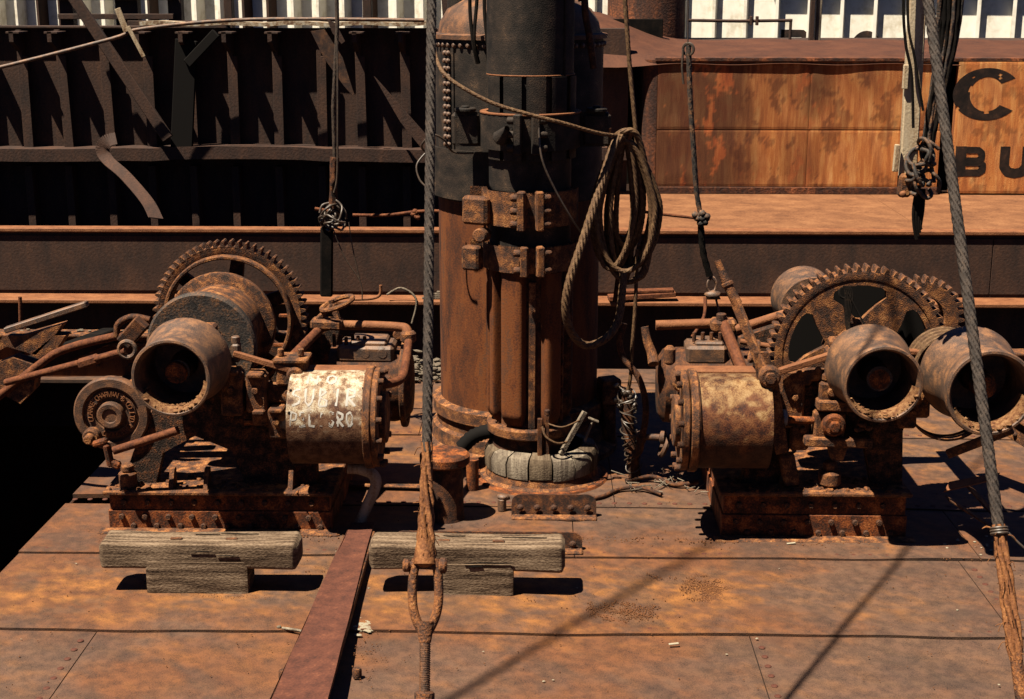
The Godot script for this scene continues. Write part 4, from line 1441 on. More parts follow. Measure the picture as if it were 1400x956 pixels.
	var cd = part("crank_disc", st, M.cast, t, "round cast disc with raised maker's lettering")
	var words = "CLARKE CHAPMAN & CO LTD GATESHEAD"
	var font = SystemFont.new()
	font.font_names = PackedStringArray(["Droid Sans"])
	for i in words.length():
		if words[i] == " ":
			continue
		var tm = TextMesh.new()
		tm.text = words[i]
		tm.font = font
		tm.font_size = 32
		tm.pixel_size = 0.0014
		tm.depth = 0.012
		var a = deg_to_rad(196 - i * 9.6)
		piece("letter", tm, M.edge, Transform3D(Basis(Vector3(0, 0, 1), a - PI / 2), D + Vector3(cos(a) * 0.138, sin(a) * 0.138, 0.004)), cd)
	st = ns()
	disc(st, 0.055, -0.02, 0.07, zax(D + Vector3(-0.13, -0.14, 0)), 20, 0.01)
	disc(st, 0.032, 0.06, 0.13, zax(D + Vector3(-0.13, -0.14, 0)), 12, 0.008)
	part("crank_pin", st, M.rust, cd)
	st = ns()
	tube(st, [Vector3(D.x, D.y, -8.98), Vector3(D.x, D.y, -9.9)], 0.07, 16)
	bar(st, Vector3(D.x, D.y, -9.4), Vector3(A.x, A.y - 0.3, -9.4), 0.2, 0.1, 0.02, Vector3.UP, 0.015)
	part("crank_shaft", st, M.rust, t)
	st = ns()
	tube(st, [Vector3(-2.78, 0.585, -8.72), Vector3(-2.36, 0.715, -8.76)], 0.028, 12)
	part("connecting_rod", st, M.rust_rod, t)
	st = ns()
	bar(st, Vector3(-2.80, 0.48, -8.72), Vector3(-2.82, 0.63, -8.72), 0.04, 0.06, 0.012, Vector3.RIGHT, 0.012)
	box(st, Vector3(-2.86, 0.64, -8.72), Vector3(0.1, 0.04, 0.05), Basis(Vector3(0, 0, 1), 0.3), 0.012, 0.01)
	box(st, Vector3(-2.775, 0.495, -8.72), Vector3(0.08, 0.05, 0.05), Basis(Vector3(0, 0, 1), -0.4), 0.012, 0.01)
	part("rod_fork", st, M.rust_warm, t)
	st = ns()
	disc(st, 0.06, 0.29, 0.40, yax(Vector3(-2.74, 0, -8.86)), 12, 0.012, 0.012)
	disc(st, 0.045, 0.40, 0.45, yax(Vector3(-2.74, 0, -8.86)), 6, 0.01, 0.008)
	part("holding_bolt", st, M.rust, t)
	for e in [[-2.22, 0.36], [-1.66, 0.36], [-2.45, 0.34]]:
		st = ns()
		prism(st, pv([0, 0, 0.12, 0, 0.05, 0.12, 0.0, 0.12]), Transform3D(Basis(Vector3(0, 0, 1), Vector3.UP, Vector3(-1, 0, 0)), Vector3(e[0], 0.29, -8.93)), 0.03)
		part("gusset", st, M.rust, t)
	# small hooked bracket and brake band behind, left of the drum
	st = ns()
	tube(st, smooth([Vector3(-2.98, 1.13, -9.6), Vector3(-2.96, 1.22, -9.6), Vector3(-2.86, 1.27, -9.6), Vector3(-2.74, 1.25, -9.6)], 5), 0.025, 8)
	bar(st, Vector3(-2.74, 1.27, -9.45), Vector3(-2.88, 1.12, -9.45), 0.11, 0.1, 0.01, Vector3.UP, 0.01)
	part("brake_bracket", st, M.rust_dim, t)
	st = ns()
	torus(st, 0.055, 0.016, zax(Vector3(-2.79, 1.14, -9.2)), 20, 8)
	part("eye_ring", st, M.drum, t)
	st = ns()
	tube(st, [Vector3(-2.80, 1.13, -9.2), Vector3(-3.1, 1.03, -9.3), Vector3(-3.75, 0.82, -9.5)], 0.026, 10)
	box(st, Vector3(-3.08, 1.035, -9.29), Vector3(0.16, 0.07, 0.06), Basis(Vector3(0, 0, 1), 0.3), 0.02, 0.012)
	part("pull_rod", st, M.rust_rod, t)
	st = ns()
	tube(st, smooth([Vector3(-2.86, 1.16, -9.6), Vector3(-3.35, 1.03, -9.65), Vector3(-3.6, 0.88, -9.65), Vector3(-4.2, 0.42, -9.65)], 5), 0.03, 10)
	part("pull_rod", st, M.rust_rod, t)

func build_right_winch() -> void:
	var A = Vector3(2.07, 1.16, 0)
	var t = thing("cargo_winch", "rusty steam winch right of the mast with big windowed gear and two open drums", "winch", Vector3(1.9, 0, -9.3), "pair of rusty winches either side of the mast")
	winch_base(t, 1.18, 2.36, -8.76, 0.33, -10.5, M.base)
	var st = ns()
	var fr = pv([1.3, 0.33, 1.55, 0.33, 1.62, 0.6, 1.86, 0.7, 2.1, 0.6, 2.16, 0.33, 2.36, 0.33, 2.34, 0.7, 2.42, 0.95, 2.62, 1.05, 2.62, 1.22, 2.3, 1.24, 2.2, 1.34, 1.94, 1.34, 1.8, 1.16, 1.5, 1.06, 1.42, 1.02, 1.42, 0.7])
	prism(st, fr, Transform3D(Basis(), Vector3(0, 0, -8.95)), 0.1)
	part("side_frame", st, M.crust, t)
	st = ns()
	prism(st, fr, Transform3D(Basis(), Vector3(0, 0, -10.1)), 0.1)
	part("side_frame", st, M.crust, t)
	st = ns()
	tube(st, [Vector3(A.x, A.y, -8.5), Vector3(A.x, A.y, -10.6)], 0.08, 20)
	part("main_shaft", st, M.flange, t)
	st = ns()
	tube(st, [Vector3(2.68, 1.16, -8.4), Vector3(2.68, 1.16, -10.3)], 0.07, 16)
	part("second_shaft", st, M.rust, t)
	warping_head(t, Vector3(A.x, A.y - 0.005, -8.38), 0.242, 0.46, M.drum)
	warping_head(t, Vector3(2.67, 1.15, -8.22), 0.265, 0.5, M.drum)
	# far end warping head
	st = ns()
	lathe(st, V2([0, -0.2, 0.23, -0.2, 0.24, -0.17, 0.215, 0.0, 0.21, 0.15, 0.24, 0.27, 0.24, 0.3, 0, 0.3]), zax(Vector3(1.98, 1.2, -10.55)), 48, 0.0, TAU, 0.006)
	part("warping_head", st, M.drum, t)
	st = ns()
	lathe(st, V2([0.2, -0.65, 0.2, 0.0]), zax(Vector3(2.07, 1.14, -9.3)), 48, 0.0, TAU, 0.008)
	part("drum_barrel", st, M.rust_dim, t)
	# great gear
	var G = Vector3(A.x, A.y, -9.16)
	st = ns()
	spoked_web(st, G + Vector3(0, 0, 0.035), 0.1, 0.54, 5, 0.05, PI / 2 + 0.04, 0.16, 0.43, 0.235, 0.462)
	part("gear_web", st, M.rust, t)
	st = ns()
	disc(st, 0.5, -0.02, 0.02, zax(Vector3(A.x, A.y, -9.36)), 48)  # added disc; its black stands in for shade behind the gear windows
	part("shade_disc", st, M.flat_black, t, "added black disc behind the gear, shade of its windows put into the colour")
	st = ns()
	lathe(st, V2([0.49, -0.065, 0.552, -0.065, 0.552, 0.065, 0.52, 0.07, 0.5, 0.065, 0.49, 0.02]), zax(G), 96, 0.0, TAU, 0.004)
	var rim = part("gear_rim", st, M.rust, t)
	gear_teeth(rim, G, 0.552, 0.13, 58, M.rust)
	st = ns()
	lathe(st, V2([0.2, -0.08, 0.2, 0.05, 0.17, 0.08, 0, 0.08]), zax(G), 40, 0.0, TAU, 0.01)
	part("gear_hub", st, M.rust, t)
	# pinion and second gear at the right
	var Q = Vector3(2.53, 1.33, -9.42)
	st = ns()
	ring(st, 0.16, 0.26, -0.05, 0.05, zax(Q), 48, 0.006, 0.004)
	lathe(st, V2([0, -0.03, 0.15, -0.03, 0.15, 0.02, 0, 0.02]), zax(Q + Vector3(0, -0.02, 0)), 40)
	var pin = part("pinion", st, M.rust, t)
	gear_teeth(pin, Q, 0.26, 0.1, 30, M.rust)
	# a few turns of rope left on the right-hand drum
	st = ns()
	for k in 4:
		torus(st, 0.2 + 0.008 * k, 0.018, zax(Vector3(2.58, 1.14, -8.85 - k * 0.04)), 40, 8)
	part("rope_turns", st, M.coil, t)
	st = ns()
	bar(st, Vector3(2.28, 1.235, -8.88), Vector3(2.66, 1.225, -8.88), 0.035, 0.05, 0.008, Vector3.UP, 0.006)
	part("tie_bar", st, M.edge, t)
	# bearing and linkage left of the first drum
	st = ns()
	bearing(st, Vector3(A.x - 0.16, A.y - 0.03, -8.9), 0.2, 0.26, 0.14)
	part("bearing_cap", st, M.rust, t)
	st = ns()
	bar(st, Vector3(1.5, 1.12, -8.8), Vector3(1.98, 1.27, -8.84), 0.045, 0.04, 0.008, Vector3.UP, 0.006)
	part("link_bar", st, M.edge, t)
	st = ns()
	bearing(st, Vector3(1.84, 0.98, -8.86), 0.15, 0.14, 0.12)
	box(st, Vector3(1.92, 0.9, -8.82), Vector3(0.34, 0.07, 0.12), Basis(), 0.01, 0.012)
	box(st, Vector3(2.04, 0.95, -8.82), Vector3(0.1, 0.06, 0.1), Basis(), 0.01, 0.012)
	disc(st, 0.03, 0, 0.03, zax(Vector3(1.84, 0.99, -8.8)), 6)
	part("guide_block", st, M.rust, t)
	st = ns()
	box(st, Vector3(1.84, 0.76, -8.86), Vector3(0.2, 0.18, 0.14), Basis(), 0.014, 0.012)
	box(st, Vector3(1.9, 0.66, -8.82), Vector3(0.44, 0.06, 0.14), Basis(), 0.01, 0.014)
	prism(st, pv([0.0, 0, 0.13, 0, 0.1, -0.1, 0.03, -0.1]), Transform3D(Basis(), Vector3(1.84, 0.63, -8.84)), 0.1)
	part("guide_block", st, M.rust, t)
	st = ns()
	disc(st, 0.075, 0.0, 0.06, zax(Vector3(1.86, 0.78, -8.79)), 24, 0.015, 0.004)
	disc(st, 0.042, 0.06, 0.09, zax(Vector3(1.86, 0.78, -8.79)), 6, 0.01)
	part("cap_nut", st, M.rust_warm, t)
	st = ns()
	for e in [[2.05, 0.77], [2.03, 0.74], [2.09, 0.75]]:
		lump(st, Vector3(e[0], e[1], -8.8), Vector3(0.03, 0.02, 0.03), 0.5, int(e[0] * 100))
	stuff(part("rust_scale", st, M.rust, t))
	for b in [[1.6, 0.9, 0.16, 0.36], [1.66, 0.68, 0.12, 0.22], [1.62, 1.06, 0.2, 0.1], [2.42, 0.95, 0.16, 0.3], [2.36, 0.8, 0.12, 0.14], [1.74, 1.08, 0.16, 0.08]]:
		st = ns()
		box(st, Vector3(b[0], b[1], -8.9), Vector3(b[2], b[3], 0.1), Basis(), 0.015, 0.02)
		disc(st, 0.024, 0, 0.04, zax(Vector3(b[0] + 0.02, b[1] + 0.04, -8.86)), 6)
		part("guide_block", st, M.rust, t)
	st = ns()
	disc(st, 0.07, 0.0, 0.09, zax(Vector3(2.38, 0.98, -8.85)), 10, 0.02, 0.012)
	part("shaft_boss", st, M.rust, t)
	st = ns()
	tube(st, [Vector3(1.46, 0.8, -8.82), Vector3(1.8, 0.79, -8.82)], 0.024, 10)
	part("piston_rod", st, M.rust_warm, t)
	st = ns()
	disc(st, 0.065, 1.44, 1.54, xax(Vector3(0, 0.82, -8.82)), 8, 0.012)
	part("gland", st, M.stave, t, "pale plug on the rod gland")
	st = ns()
	disc(st, 0.055, 1.54, 1.57, xax(Vector3(0, 0.81, -8.82)), 16, 0.006)
	part("gland_ring", st, M.galv, t)
	# cylinder, cover at the left end
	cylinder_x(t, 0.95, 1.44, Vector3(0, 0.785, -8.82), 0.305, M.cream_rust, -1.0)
	part("tie_bar", bx(0.86, 1.43, 1.055, 1.10, -9.02, -8.9, 0.012, 0.008), M.edge, t)
	st = ns()
	disc(st, 0.07, -0.05, 0.05, zax(Vector3(0.9, 1.03, -8.88)), 16, 0.015, 0.008)
	disc(st, 0.035, 0.05, 0.08, zax(Vector3(0.9, 1.03, -8.88)), 6)
	part("tie_boss", st, M.rust, t)
	st = ns()
	lathe(st, V2([0.306, -0.02, 0.325, -0.02, 0.325, 0.02, 0.306, 0.02]), xax(Vector3(0.965, 0.785, -8.82)), 40)
	part("lagging_strap", st, M.rust_dim, t)
	# control lever
	st = ns()
	bar(st, Vector3(1.22, 1.56, -8.93), Vector3(1.4, 1.12, -8.72), 0.075, 0.03, 0.008, Vector3.UP, 0.004)
	sweep(st, [Vector3(1.11, 1.80, -9.0), Vector3(1.13, 1.75, -8.99), Vector3(1.17, 1.66, -8.96), Vector3(1.24, 1.53, -8.93)], func(s): return lerpf(0.022, 0.034, s), 12)
	disc(st, 0.04, -0.015, 0.015, axis_to(Vector3(1.175, 1.655, -8.96), Vector3(0.35, -0.75, 0.2)), 12)
	prism(st, pv([1.33, 1.26, 1.42, 1.26, 1.5, 1.04, 1.58, 0.6, 1.5, 0.58, 1.42, 0.9, 1.36, 1.06]), Transform3D(Basis(), Vector3(0, 0, -8.76)), 0.03)
	part("control_lever", st, M.rust, t)
	st = ns()
	disc(st, 0.07, -0.03, 0.05, zax(Vector3(1.425, 1.12, -8.7)), 20, 0.015, 0.004)
	disc(st, 0.04, 0.05, 0.075, zax(Vector3(1.425, 1.12, -8.7)), 6)
	part("lever_boss", st, M.rust, t)
	st = ns()
	for k in 5:
		tube(st, smooth([Vector3(1.93 + k * 0.008, 1.63, -9.04), Vector3(1.945 + k * 0.012, 1.57, -9.03), Vector3(1.95 + k * 0.006, 1.4, -9.0), Vector3(1.975 + k * 0.004, 1.3, -8.97)], 5), 0.006, 5)
	tube(st, smooth([Vector3(1.96, 1.59, -9.03), Vector3(2.05, 1.42, -8.98), Vector3(2.12, 1.3, -8.9)], 5), 0.006, 5)
	torus(st, 0.035, 0.008, Transform3D(Basis(Vector3.RIGHT, 1.2), Vector3(1.945, 1.58, -9.06)), 14, 5)
	solo("tied_wire", st, M.dull_black, "knot of dark wire tied to the top of the windowed gear", "wire", Vector3(1.95, 1.5, -9.0))
	# pipes behind
	st = ns()
	tube(st, [Vector3(0.8, 1.16, -9.9), Vector3(1.3, 1.18, -9.9)], 0.036, 12)
	part("pipe", st, M.edge, t)
	st = ns()
	tube(st, [Vector3(1.34, 1.18, -9.7), Vector3(1.7, 1.3, -9.7)], 0.034, 12)
	tube(st, [Vector3(1.36, 1.12, -9.6), Vector3(1.6, 1.08, -9.6)], 0.02, 10)
	part("pipe", st, M.edge, t)
	st = ns()
	tube(st, [Vector3(1.25, 1.24, -9.75), Vector3(1.36, 0.95, -9.35)], 0.04, 12)
	part("pipe", st, M.rust_rod, t)
	st = ns()
	box(st, Vector3(1.26, 1.2, -9.75), Vector3(0.18, 0.09, 0.14), Basis(), 0.02, 0.016)
	disc(st, 0.035, 0, 0.05, yax(Vector3(1.24, 1.24, -9.72)), 8)
	torus(st, 0.07, 0.016, Transform3D(Basis(Vector3(0, 0, 1), 1.2), Vector3(1.43, 1.1, -9.4)), 20, 8)
	part("pipe_joint", st, M.rust, t)
	# rear cylinder and valve chest
	st = ns()
	lathe(st, V2([0, 0.8, 0.2, 0.81, 0.26, 0.85, 0.27, 0.95, 0.27, 1.45, 0, 1.45]), xax(Vector3(0, 0.76, -9.75)), 40)
	part("steam_cylinder", st, M.rust_dim, t)
	st = ns()
	box(st, Vector3(1.13, 1.02, -9.7), Vector3(0.28, 0.13, 0.26), Basis(), 0.02, 0.012)
	box(st, Vector3(1.15, 1.09, -9.7), Vector3(0.2, 0.04, 0.2), Basis(), 0.015, 0.012)
	part("valve_chest", st, M.drum, t)
	st = ns()
	for k in 4:
		disc(st, 0.014, 0, 0.07, yax(Vector3(1.05 + k * 0.06, 1.1, -9.66)), 8, 0.003)
	part("stud", st, M.rust_dim, t)
	st = ns()
	sweep(st, smooth([Vector3(0.70, 1.22, -9.6), Vector3(0.72, 1.12, -9.58), Vector3(0.75, 1.04, -9.55), Vector3(0.76, 0.98, -9.5)], 4), func(s): return lerpf(0.028, 0.04, s), 10)
	part("drain_cock", st, M.rust, t)
	st = ns()
	disc(st, 0.04, -0.03, 0.1, yax(Vector3(0.85, 1.06, -9.3)), 12, 0.02)
	part("grease_cup", st, M.rust, t)
	# stub on the bed and brake band at the right
	st = ns()
	disc(st, 0.075, 0.33, 0.44, yax(Vector3(1.87, 0, -8.85)), 14, 0.02, 0.014)
	disc(st, 0.045, 0.44, 0.50, yax(Vector3(1.87, 0, -8.85)), 6, 0.01, 0.008)
	part("holding_bolt", st, M.rust, t)
	st = ns()
	box(st, Vector3(1.6, 0.44, -8.86), Vector3(0.1, 0.22, 0.08), Basis(Vector3(0, 0, 1), 0.2), 0.012, 0.02)
	part("gusset", st, M.rust, t)
	st = ns()
	lathe(st, V2([0.26, -0.05, 0.275, -0.05, 0.275, 0.05, 0.26, 0.05]), zax(Vector3(2.62, 0.92, -8.9)), 30, PI * 0.1, PI * 0.95, 0.008)
	bar(st, Vector3(2.62, 0.56, -8.85), Vector3(2.98, 0.78, -8.7), 0.06, 0.03, 0.006, Vector3.UP, 0.01)
	part("brake_band", st, M.rust, t)

# ------------------------------------------------------------------ things on the deck
func build_deck_things() -> void:
	var st = ns()
	# timber fairlead cleats
	for e in [[-2.62, -1.44, -2.34, -1.74, "short grey timber cleat with split right end, left of the iron ramp"], [-1.02, 0.135, -0.61, -0.17, "long grey timber cleat standing behind the wire stay, right of the iron ramp"]]:
		var c = thing("timber_cleat", e[4], "cleat", Vector3((e[0] + e[1]) / 2, 0, -7.9), "two weathered timber cleats on the deck")
		st = ns()
		timber(st, e[0], e[1], 0.165, 0.325, -8.0, -7.78, 0.015, 70, 0.022, 0.03)
		part("cross_beam", st, M.wood, c)
		st = ns()
		timber(st, e[2], e[3], 0.008, 0.215, -7.99, -7.777, 0.007, 30, 0.006, 0.006)
		part("foot_block", st, M.wood, c)
		for x in [lerpf(e[0], e[1], 0.38), lerpf(e[0], e[1], 0.66)]:
			for q in 2:
				var cr = ns()
				var cx = rng.randf_range(e[0] + 0.1, e[1] - 0.3)
				var cl = rng.randf_range(0.08, 0.34)
				var pl = PackedVector2Array()
				var up = []
				for v in 9:
					var yy = 0.012 * nz.get_noise_2d((cx + cl * v / 8.0) * 300, q * 90)
					var wd = 0.0022 * sin(PI * v / 8.0)
					pl.append(Vector2(cl * v / 8.0, yy - wd))
					up.append(Vector2(cl * v / 8.0, yy + wd + 0.0004))
				up.reverse()
				for v in up:
					pl.append(v)
				var top = q % 2 == 0
				var b = Basis(Vector3.RIGHT, -PI / 2) if top else Basis()
				prism(cr, pl, Transform3D(b, Vector3(cx, 0.332, rng.randf_range(-7.96, -7.85)) if top else Vector3(cx, rng.randf_range(0.2, 0.29), -7.774)), 0.006)
				part("crack", cr, M.flat_black, c)
			part("bolt_plug", bx(x - 0.035, x + 0.035, 0.318, 0.331, -7.88, -7.86, 0.003), M.rust, c)
	# bollard
	var b = thing("bollard", "short rusty bollard with a flat round cap between winch and mast", "bollard", Vector3(-0.655, 0, -9.07))
	st = ns()
	lathe(st, V2([0.135, 0.0, 0.125, 0.03, 0.122, 0.41, 0, 0.42]), yax(b.position), 36, 0.0, TAU, 0.006)
	part("post", st, M.rust_dim, b)
	st = ns()
	disc(st, 0.168, 0.395, 0.475, yax(b.position), 40, 0.016, 0.006)
	part("cap", st, M.rust_warm, b)
	# riveted knee brackets lying in front of the mast
	for e in [[-0.21, 0.365, -9.1, 0.155, "low riveted angle plate on deck just in front of the mast foot"], [-0.95, 0.255, -8.5, 0.12, "long low angle plate standing on deck behind the right timber cleat"]]:
		var a = thing("angle_plate", e[4], "bracket", Vector3((e[0] + e[1]) / 2, 0, e[2]))
		st = ns()
		var r = 0.06
		var w = (e[1] - e[0]) / 2
		var poly = PackedVector2Array([Vector2(-w, 0.0), Vector2(w, 0.0)])
		for k in 5:
			var an = PI / 2 * k / 4
			poly.append(Vector2(w - r + r * cos(an), e[3] - r + r * sin(an)))
		for k in 5:
			var an = PI / 2 + PI / 2 * k / 4
			poly.append(Vector2(-w + r + r * cos(an), e[3] - r + r * sin(an)))
		prism(st, poly, Transform3D(Basis(Vector3.RIGHT, -0.12), Vector3((e[0] + e[1]) / 2, 0.01, e[2])), 0.022)
		part("upright_plate", st, M.rust_dim, a)
		part("foot_flange", bx(e[0], e[1], 0.008, 0.034, e[2] + 0.012, e[2] + 0.09, 0.008, 0.006), M.rust, a)
		var rv = rivet(0.024, 0.018)
		for k in 5:
			piece("rivet", rv, M.rust, zax(Vector3(lerpf(e[0] + 0.06, e[1] - 0.06, k / 4.0), e[3] * 0.52, e[2] + 0.018)), a)
	# iron ramp plate
	st = ns()
	var P = [Vector3(-1.27, 0.05, -8.86), Vector3(-1.115, 0.05, -8.86), Vector3(-1.005, 0.20, -5.4), Vector3(-1.325, 0.20, -5.4)]
	grid(st, 8, 40, func(u, v):
		var a = P[0].lerp(P[1], u)
		var c = P[3].lerp(P[2], u)
		return a.lerp(c, v) + Vector3(0.012 * nz.get_noise_2d(v * 160, 40), 0.016 * nz.get_noise_2d(u * 60, v * 260), 0))
	for s in [[P[1], P[2]], [P[0], P[3]]]:
		for k in 12:
			var a = s[0].lerp(s[1], k / 12.0)
			var c = s[0].lerp(s[1], (k + 1) / 12.0)
			var dn = Vector3(0, -0.012, 0)
			var n = Vector3(1 if s[0] == P[1] else -1, 0, 0)
			quadn(st, a, c, c + dn, a + dn, n, n, n, n)
	quadn(st, P[2], P[3], P[3] + Vector3(0, -0.012, 0), P[2] + Vector3(0, -0.012, 0), Vector3(0, 0, 1), Vector3(0, 0, 1), Vector3(0, 0, 1), Vector3(0, 0, 1))
	var rp = thing("iron_ramp", "long tapering iron plate sloping up towards the camera between the timber cleats", "plate", Vector3(-1.17, 0, -7.6))
	part("plate", st, M.ramp, rp)
	st = ns()
	bar(st, Vector3(-1.1, 0.03, -8.7), Vector3(-1.03, 0.165, -5.45), 0.045, 0.014, 0.003)
	part("web", st, M.rust_dim, rp)
	st = ns()
	box(st, Vector3(-1.17, 0.09, -5.5), Vector3(0.2, 0.17, 0.12), Basis(), 0.01, 0.01)
	part("prop_block", st, M.rust_dim, rp)
	# bent pipe
	st = ns()
	tube(st, smooth([Vector3(-1.22, 0.02, -8.93), Vector3(-1.17, 0.14, -8.93), Vector3(-1.11, 0.28, -8.92), Vector3(-1.12, 0.36, -8.92), Vector3(-1.2, 0.4, -8.92), Vector3(-1.29, 0.41, -8.92)], 6), 0.038, 14)
	solo("bent_pipe", st, M.spar, "bent pale pipe stub rising behind the top of the iron ramp", "pipe", Vector3(-1.22, 0.0, -8.93))
	# black hose elbow by the tank foot
	st = ns()
	sweep(st, smooth([Vector3(-0.60, 0.2, -10.0), Vector3(-0.52, 0.28, -10.0), Vector3(-0.42, 0.33, -9.98), Vector3(-0.33, 0.34, -9.95), Vector3(-0.25, 0.3, -9.9)], 6), func(s): return 0.055 + 0.004 * sin(s * 70.0), 14)
	solo("rubber_hose", st, M.flat_black, "short black rubber hose elbow between tank foot and wooden collar", "hose", Vector3(-0.42, 0.03, -10.0))
	st = ns()
	tube(st, [Vector3(-0.5, 0.0, -9.62), Vector3(-0.5, 0.24, -9.62)], 0.045, 14)
	solo("pipe_stub", st, M.rust_warm, "small upright rusty pipe stub just right of the bollard", "pipe", Vector3(-0.5, 0, -9.62))
	st = ns()
	disc(st, 0.03, 0.01, 0.1, yax(Vector3(-0.275, 0, -9.2)), 10, 0.006, 0.01)
	lump(st, Vector3(-0.27, 0.11, -9.2), Vector3(0.045, 0.025, 0.035), 0.4, 8)
	solo("capped_bolt", st, M.drum, "small capped bolt on deck between bollard and angle plate", "bolt", Vector3(-0.275, 0, -9.2))
	# wooden sticks and steel pins standing in the collar
	st = ns()
	bar(st, Vector3(0.13, 0.26, -9.68), Vector3(0.3, 0.56, -9.74), 0.035, 0.03, 0.003, Vector3.UP, 0.006)
	solo("wooden_wedge", st, M.stave, "pale split wooden wedge leaning in the mast collar", "wedge", Vector3(0.13, 0.26, -9.68))
	st = ns()
	tube(st, [Vector3(0.3, 0.34, -9.76), Vector3(0.36, 0.49, -9.78)], 0.011, 8)
	bar(st, Vector3(0.325, 0.505, -9.78), Vector3(0.40, 0.475, -9.78), 0.012, 0.035, 0.003)
	solo("steel_pin", st, M.stave, "pale T headed pin leaning beside the wooden wedge in the collar", "pin", Vector3(0.3, 0.3, -9.76))
	st = ns()
	box(st, Vector3(-0.02, 0.36, -9.64), Vector3(0.035, 0.36, 0.03), Basis(), 0.004, 0.004)
	box(st, Vector3(0.03, 0.38, -9.66), Vector3(0.035, 0.36, 0.03), Basis(), 0.004, 0.004)
	disc(st, 0.02, 0.56, 0.6, yax(Vector3(0.03, 0, -9.66)), 10)
	solo("iron_stake", st, M.rust_dim, "dark pair of iron stakes standing against the mast foot", "stake", Vector3(0, 0.18, -9.65))
	st = ns()
	tube(st, smooth([Vector3(-0.01, 0.5, -9.64), Vector3(0.02, 0.42, -9.6), Vector3(0.1, 0.37, -9.6), Vector3(0.17, 0.36, -9.66)], 6), 0.009, 6)
	tube(st, smooth([Vector3(0.04, 0.5, -9.64), Vector3(0.14, 0.49, -9.6), Vector3(0.26, 0.51, -9.7)], 6), 0.006, 6)
	solo("rope_lashing", st, M.coil, "thin pale rope lashing between stake and wedge at the mast foot", "rope", Vector3(0.05, 0.4, -9.63))
	# flat rusty strips near the bollard
	st = ns()
	bar(st, Vector3(-1.4, 0.03, -9.68), Vector3(-0.78, 0.035, -9.62), 0.012, 0.1, 0.003)
	solo("flat_bar", st, M.rust, "flat rusty bar lying on deck left of the bollard", "bar", Vector3(-1.1, 0.012, -9.65))
	# broken plates right of the right winch
	st = ns()
	prism(st, pv([0, 0, 0.34, 0.1, 0.4, 0.16, 0.05, 0.08]), Transform3D(Basis(Vector3(1, 0, 0), -1.0), Vector3(2.62, 0.3, -8.85)), 0.012)
	solo("broken_plate", st, M.edge, "torn curled plate sticking out right of the right winch base", "plate", Vector3(2.62, 0.1, -8.85))
	st = ns()
	bar(st, Vector3(2.66, 0.24, -8.9), Vector3(3.0, 0.02, -8.9), 0.012, 0.09, 0.003, Vector3.UP, 0.006)
	bar(st, Vector3(2.84, 0.27, -9.1), Vector3(3.05, 0.05, -8.95), 0.012, 0.06, 0.003, Vector3.UP, 0.006)
	solo("scrap_strip", st, M.rust, "two bent scrap strips leaning on deck beside the torn plate", "scrap", Vector3(2.8, 0.0, -8.95))
	var rs = thing("inclined_girder", "inclined riveted girder at far right beside the right winch", "girder", Vector3(3.4, 0, -9.6))
	st = ns()
	bar(st, Vector3(3.0, 0.66, -9.9), Vector3(3.9, 0.25, -8.6), 0.16, 0.05, 0.006, Vector3.UP, 0.008)
	part("web", st, M.rust, rs)
	st = ns()
	bar(st, Vector3(3.0, 0.75, -9.9), Vector3(3.9, 0.34, -8.6), 0.02, 0.12, 0.004, Vector3.UP, 0.008)
	part("flange", st, M.rust, rs)
	var rv2 = rivet(0.018, 0.016)
	var bb = bar_basis(Vector3(3.0, 0.66, -9.9), Vector3(3.9, 0.25, -8.6))
	for k in 14:
		piece("rivet", rv2, M.rust, Transform3D(Basis(bb.x, bb.z, -bb.y), Vector3(3.0, 0.66, -9.9).lerp(Vector3(3.9, 0.25, -8.6), (k + 0.5) / 14.0) + bb.z * 0.026 + bb.y * (0.03 if k % 2 else -0.03)), rs)
	# machine fragment on the left
	var mf = thing("gear_fragment", "broken cast machine fragment with slots at the left edge of the picture", "machine part", Vector3(-3.75, 0.45, -9.7))
	st = ns()
	for e in [[pv([-3.95, 0.75, -3.72, 0.62, -3.62, 0.72, -3.58, 0.9, -3.75, 0.96, -3.9, 0.9])], [pv([-3.9, 0.98, -3.78, 1.04, -3.58, 0.98, -3.42, 1.14, -3.38, 1.2, -3.66, 1.12, -3.8, 1.12])], [pv([-3.62, 0.98, -3.5, 0.92, -3.36, 1.12, -3.44, 1.12])]]:
		prism(st, e[0], Transform3D(Basis(), Vector3(0, 0, -9.72)), 0.14)
	part("casting", st, M.rust, mf)
	st = ns()
	bar(st, Vector3(-3.78, 1.16, -9.66), Vector3(-3.2, 1.34, -9.7), 0.04, 0.08, 0.006, Vector3.UP, 0.008)
	part("arm", st, M.drum, mf)
	st = ns()
	bar(st, Vector3(-3.75, 0.84, -9.75), Vector3(-3.95, 0.42, -12.55), 0.12, 0.14, 0.01, Vector3.UP, 0.01)
	part("support_girder", st, M.dull_black, mf)

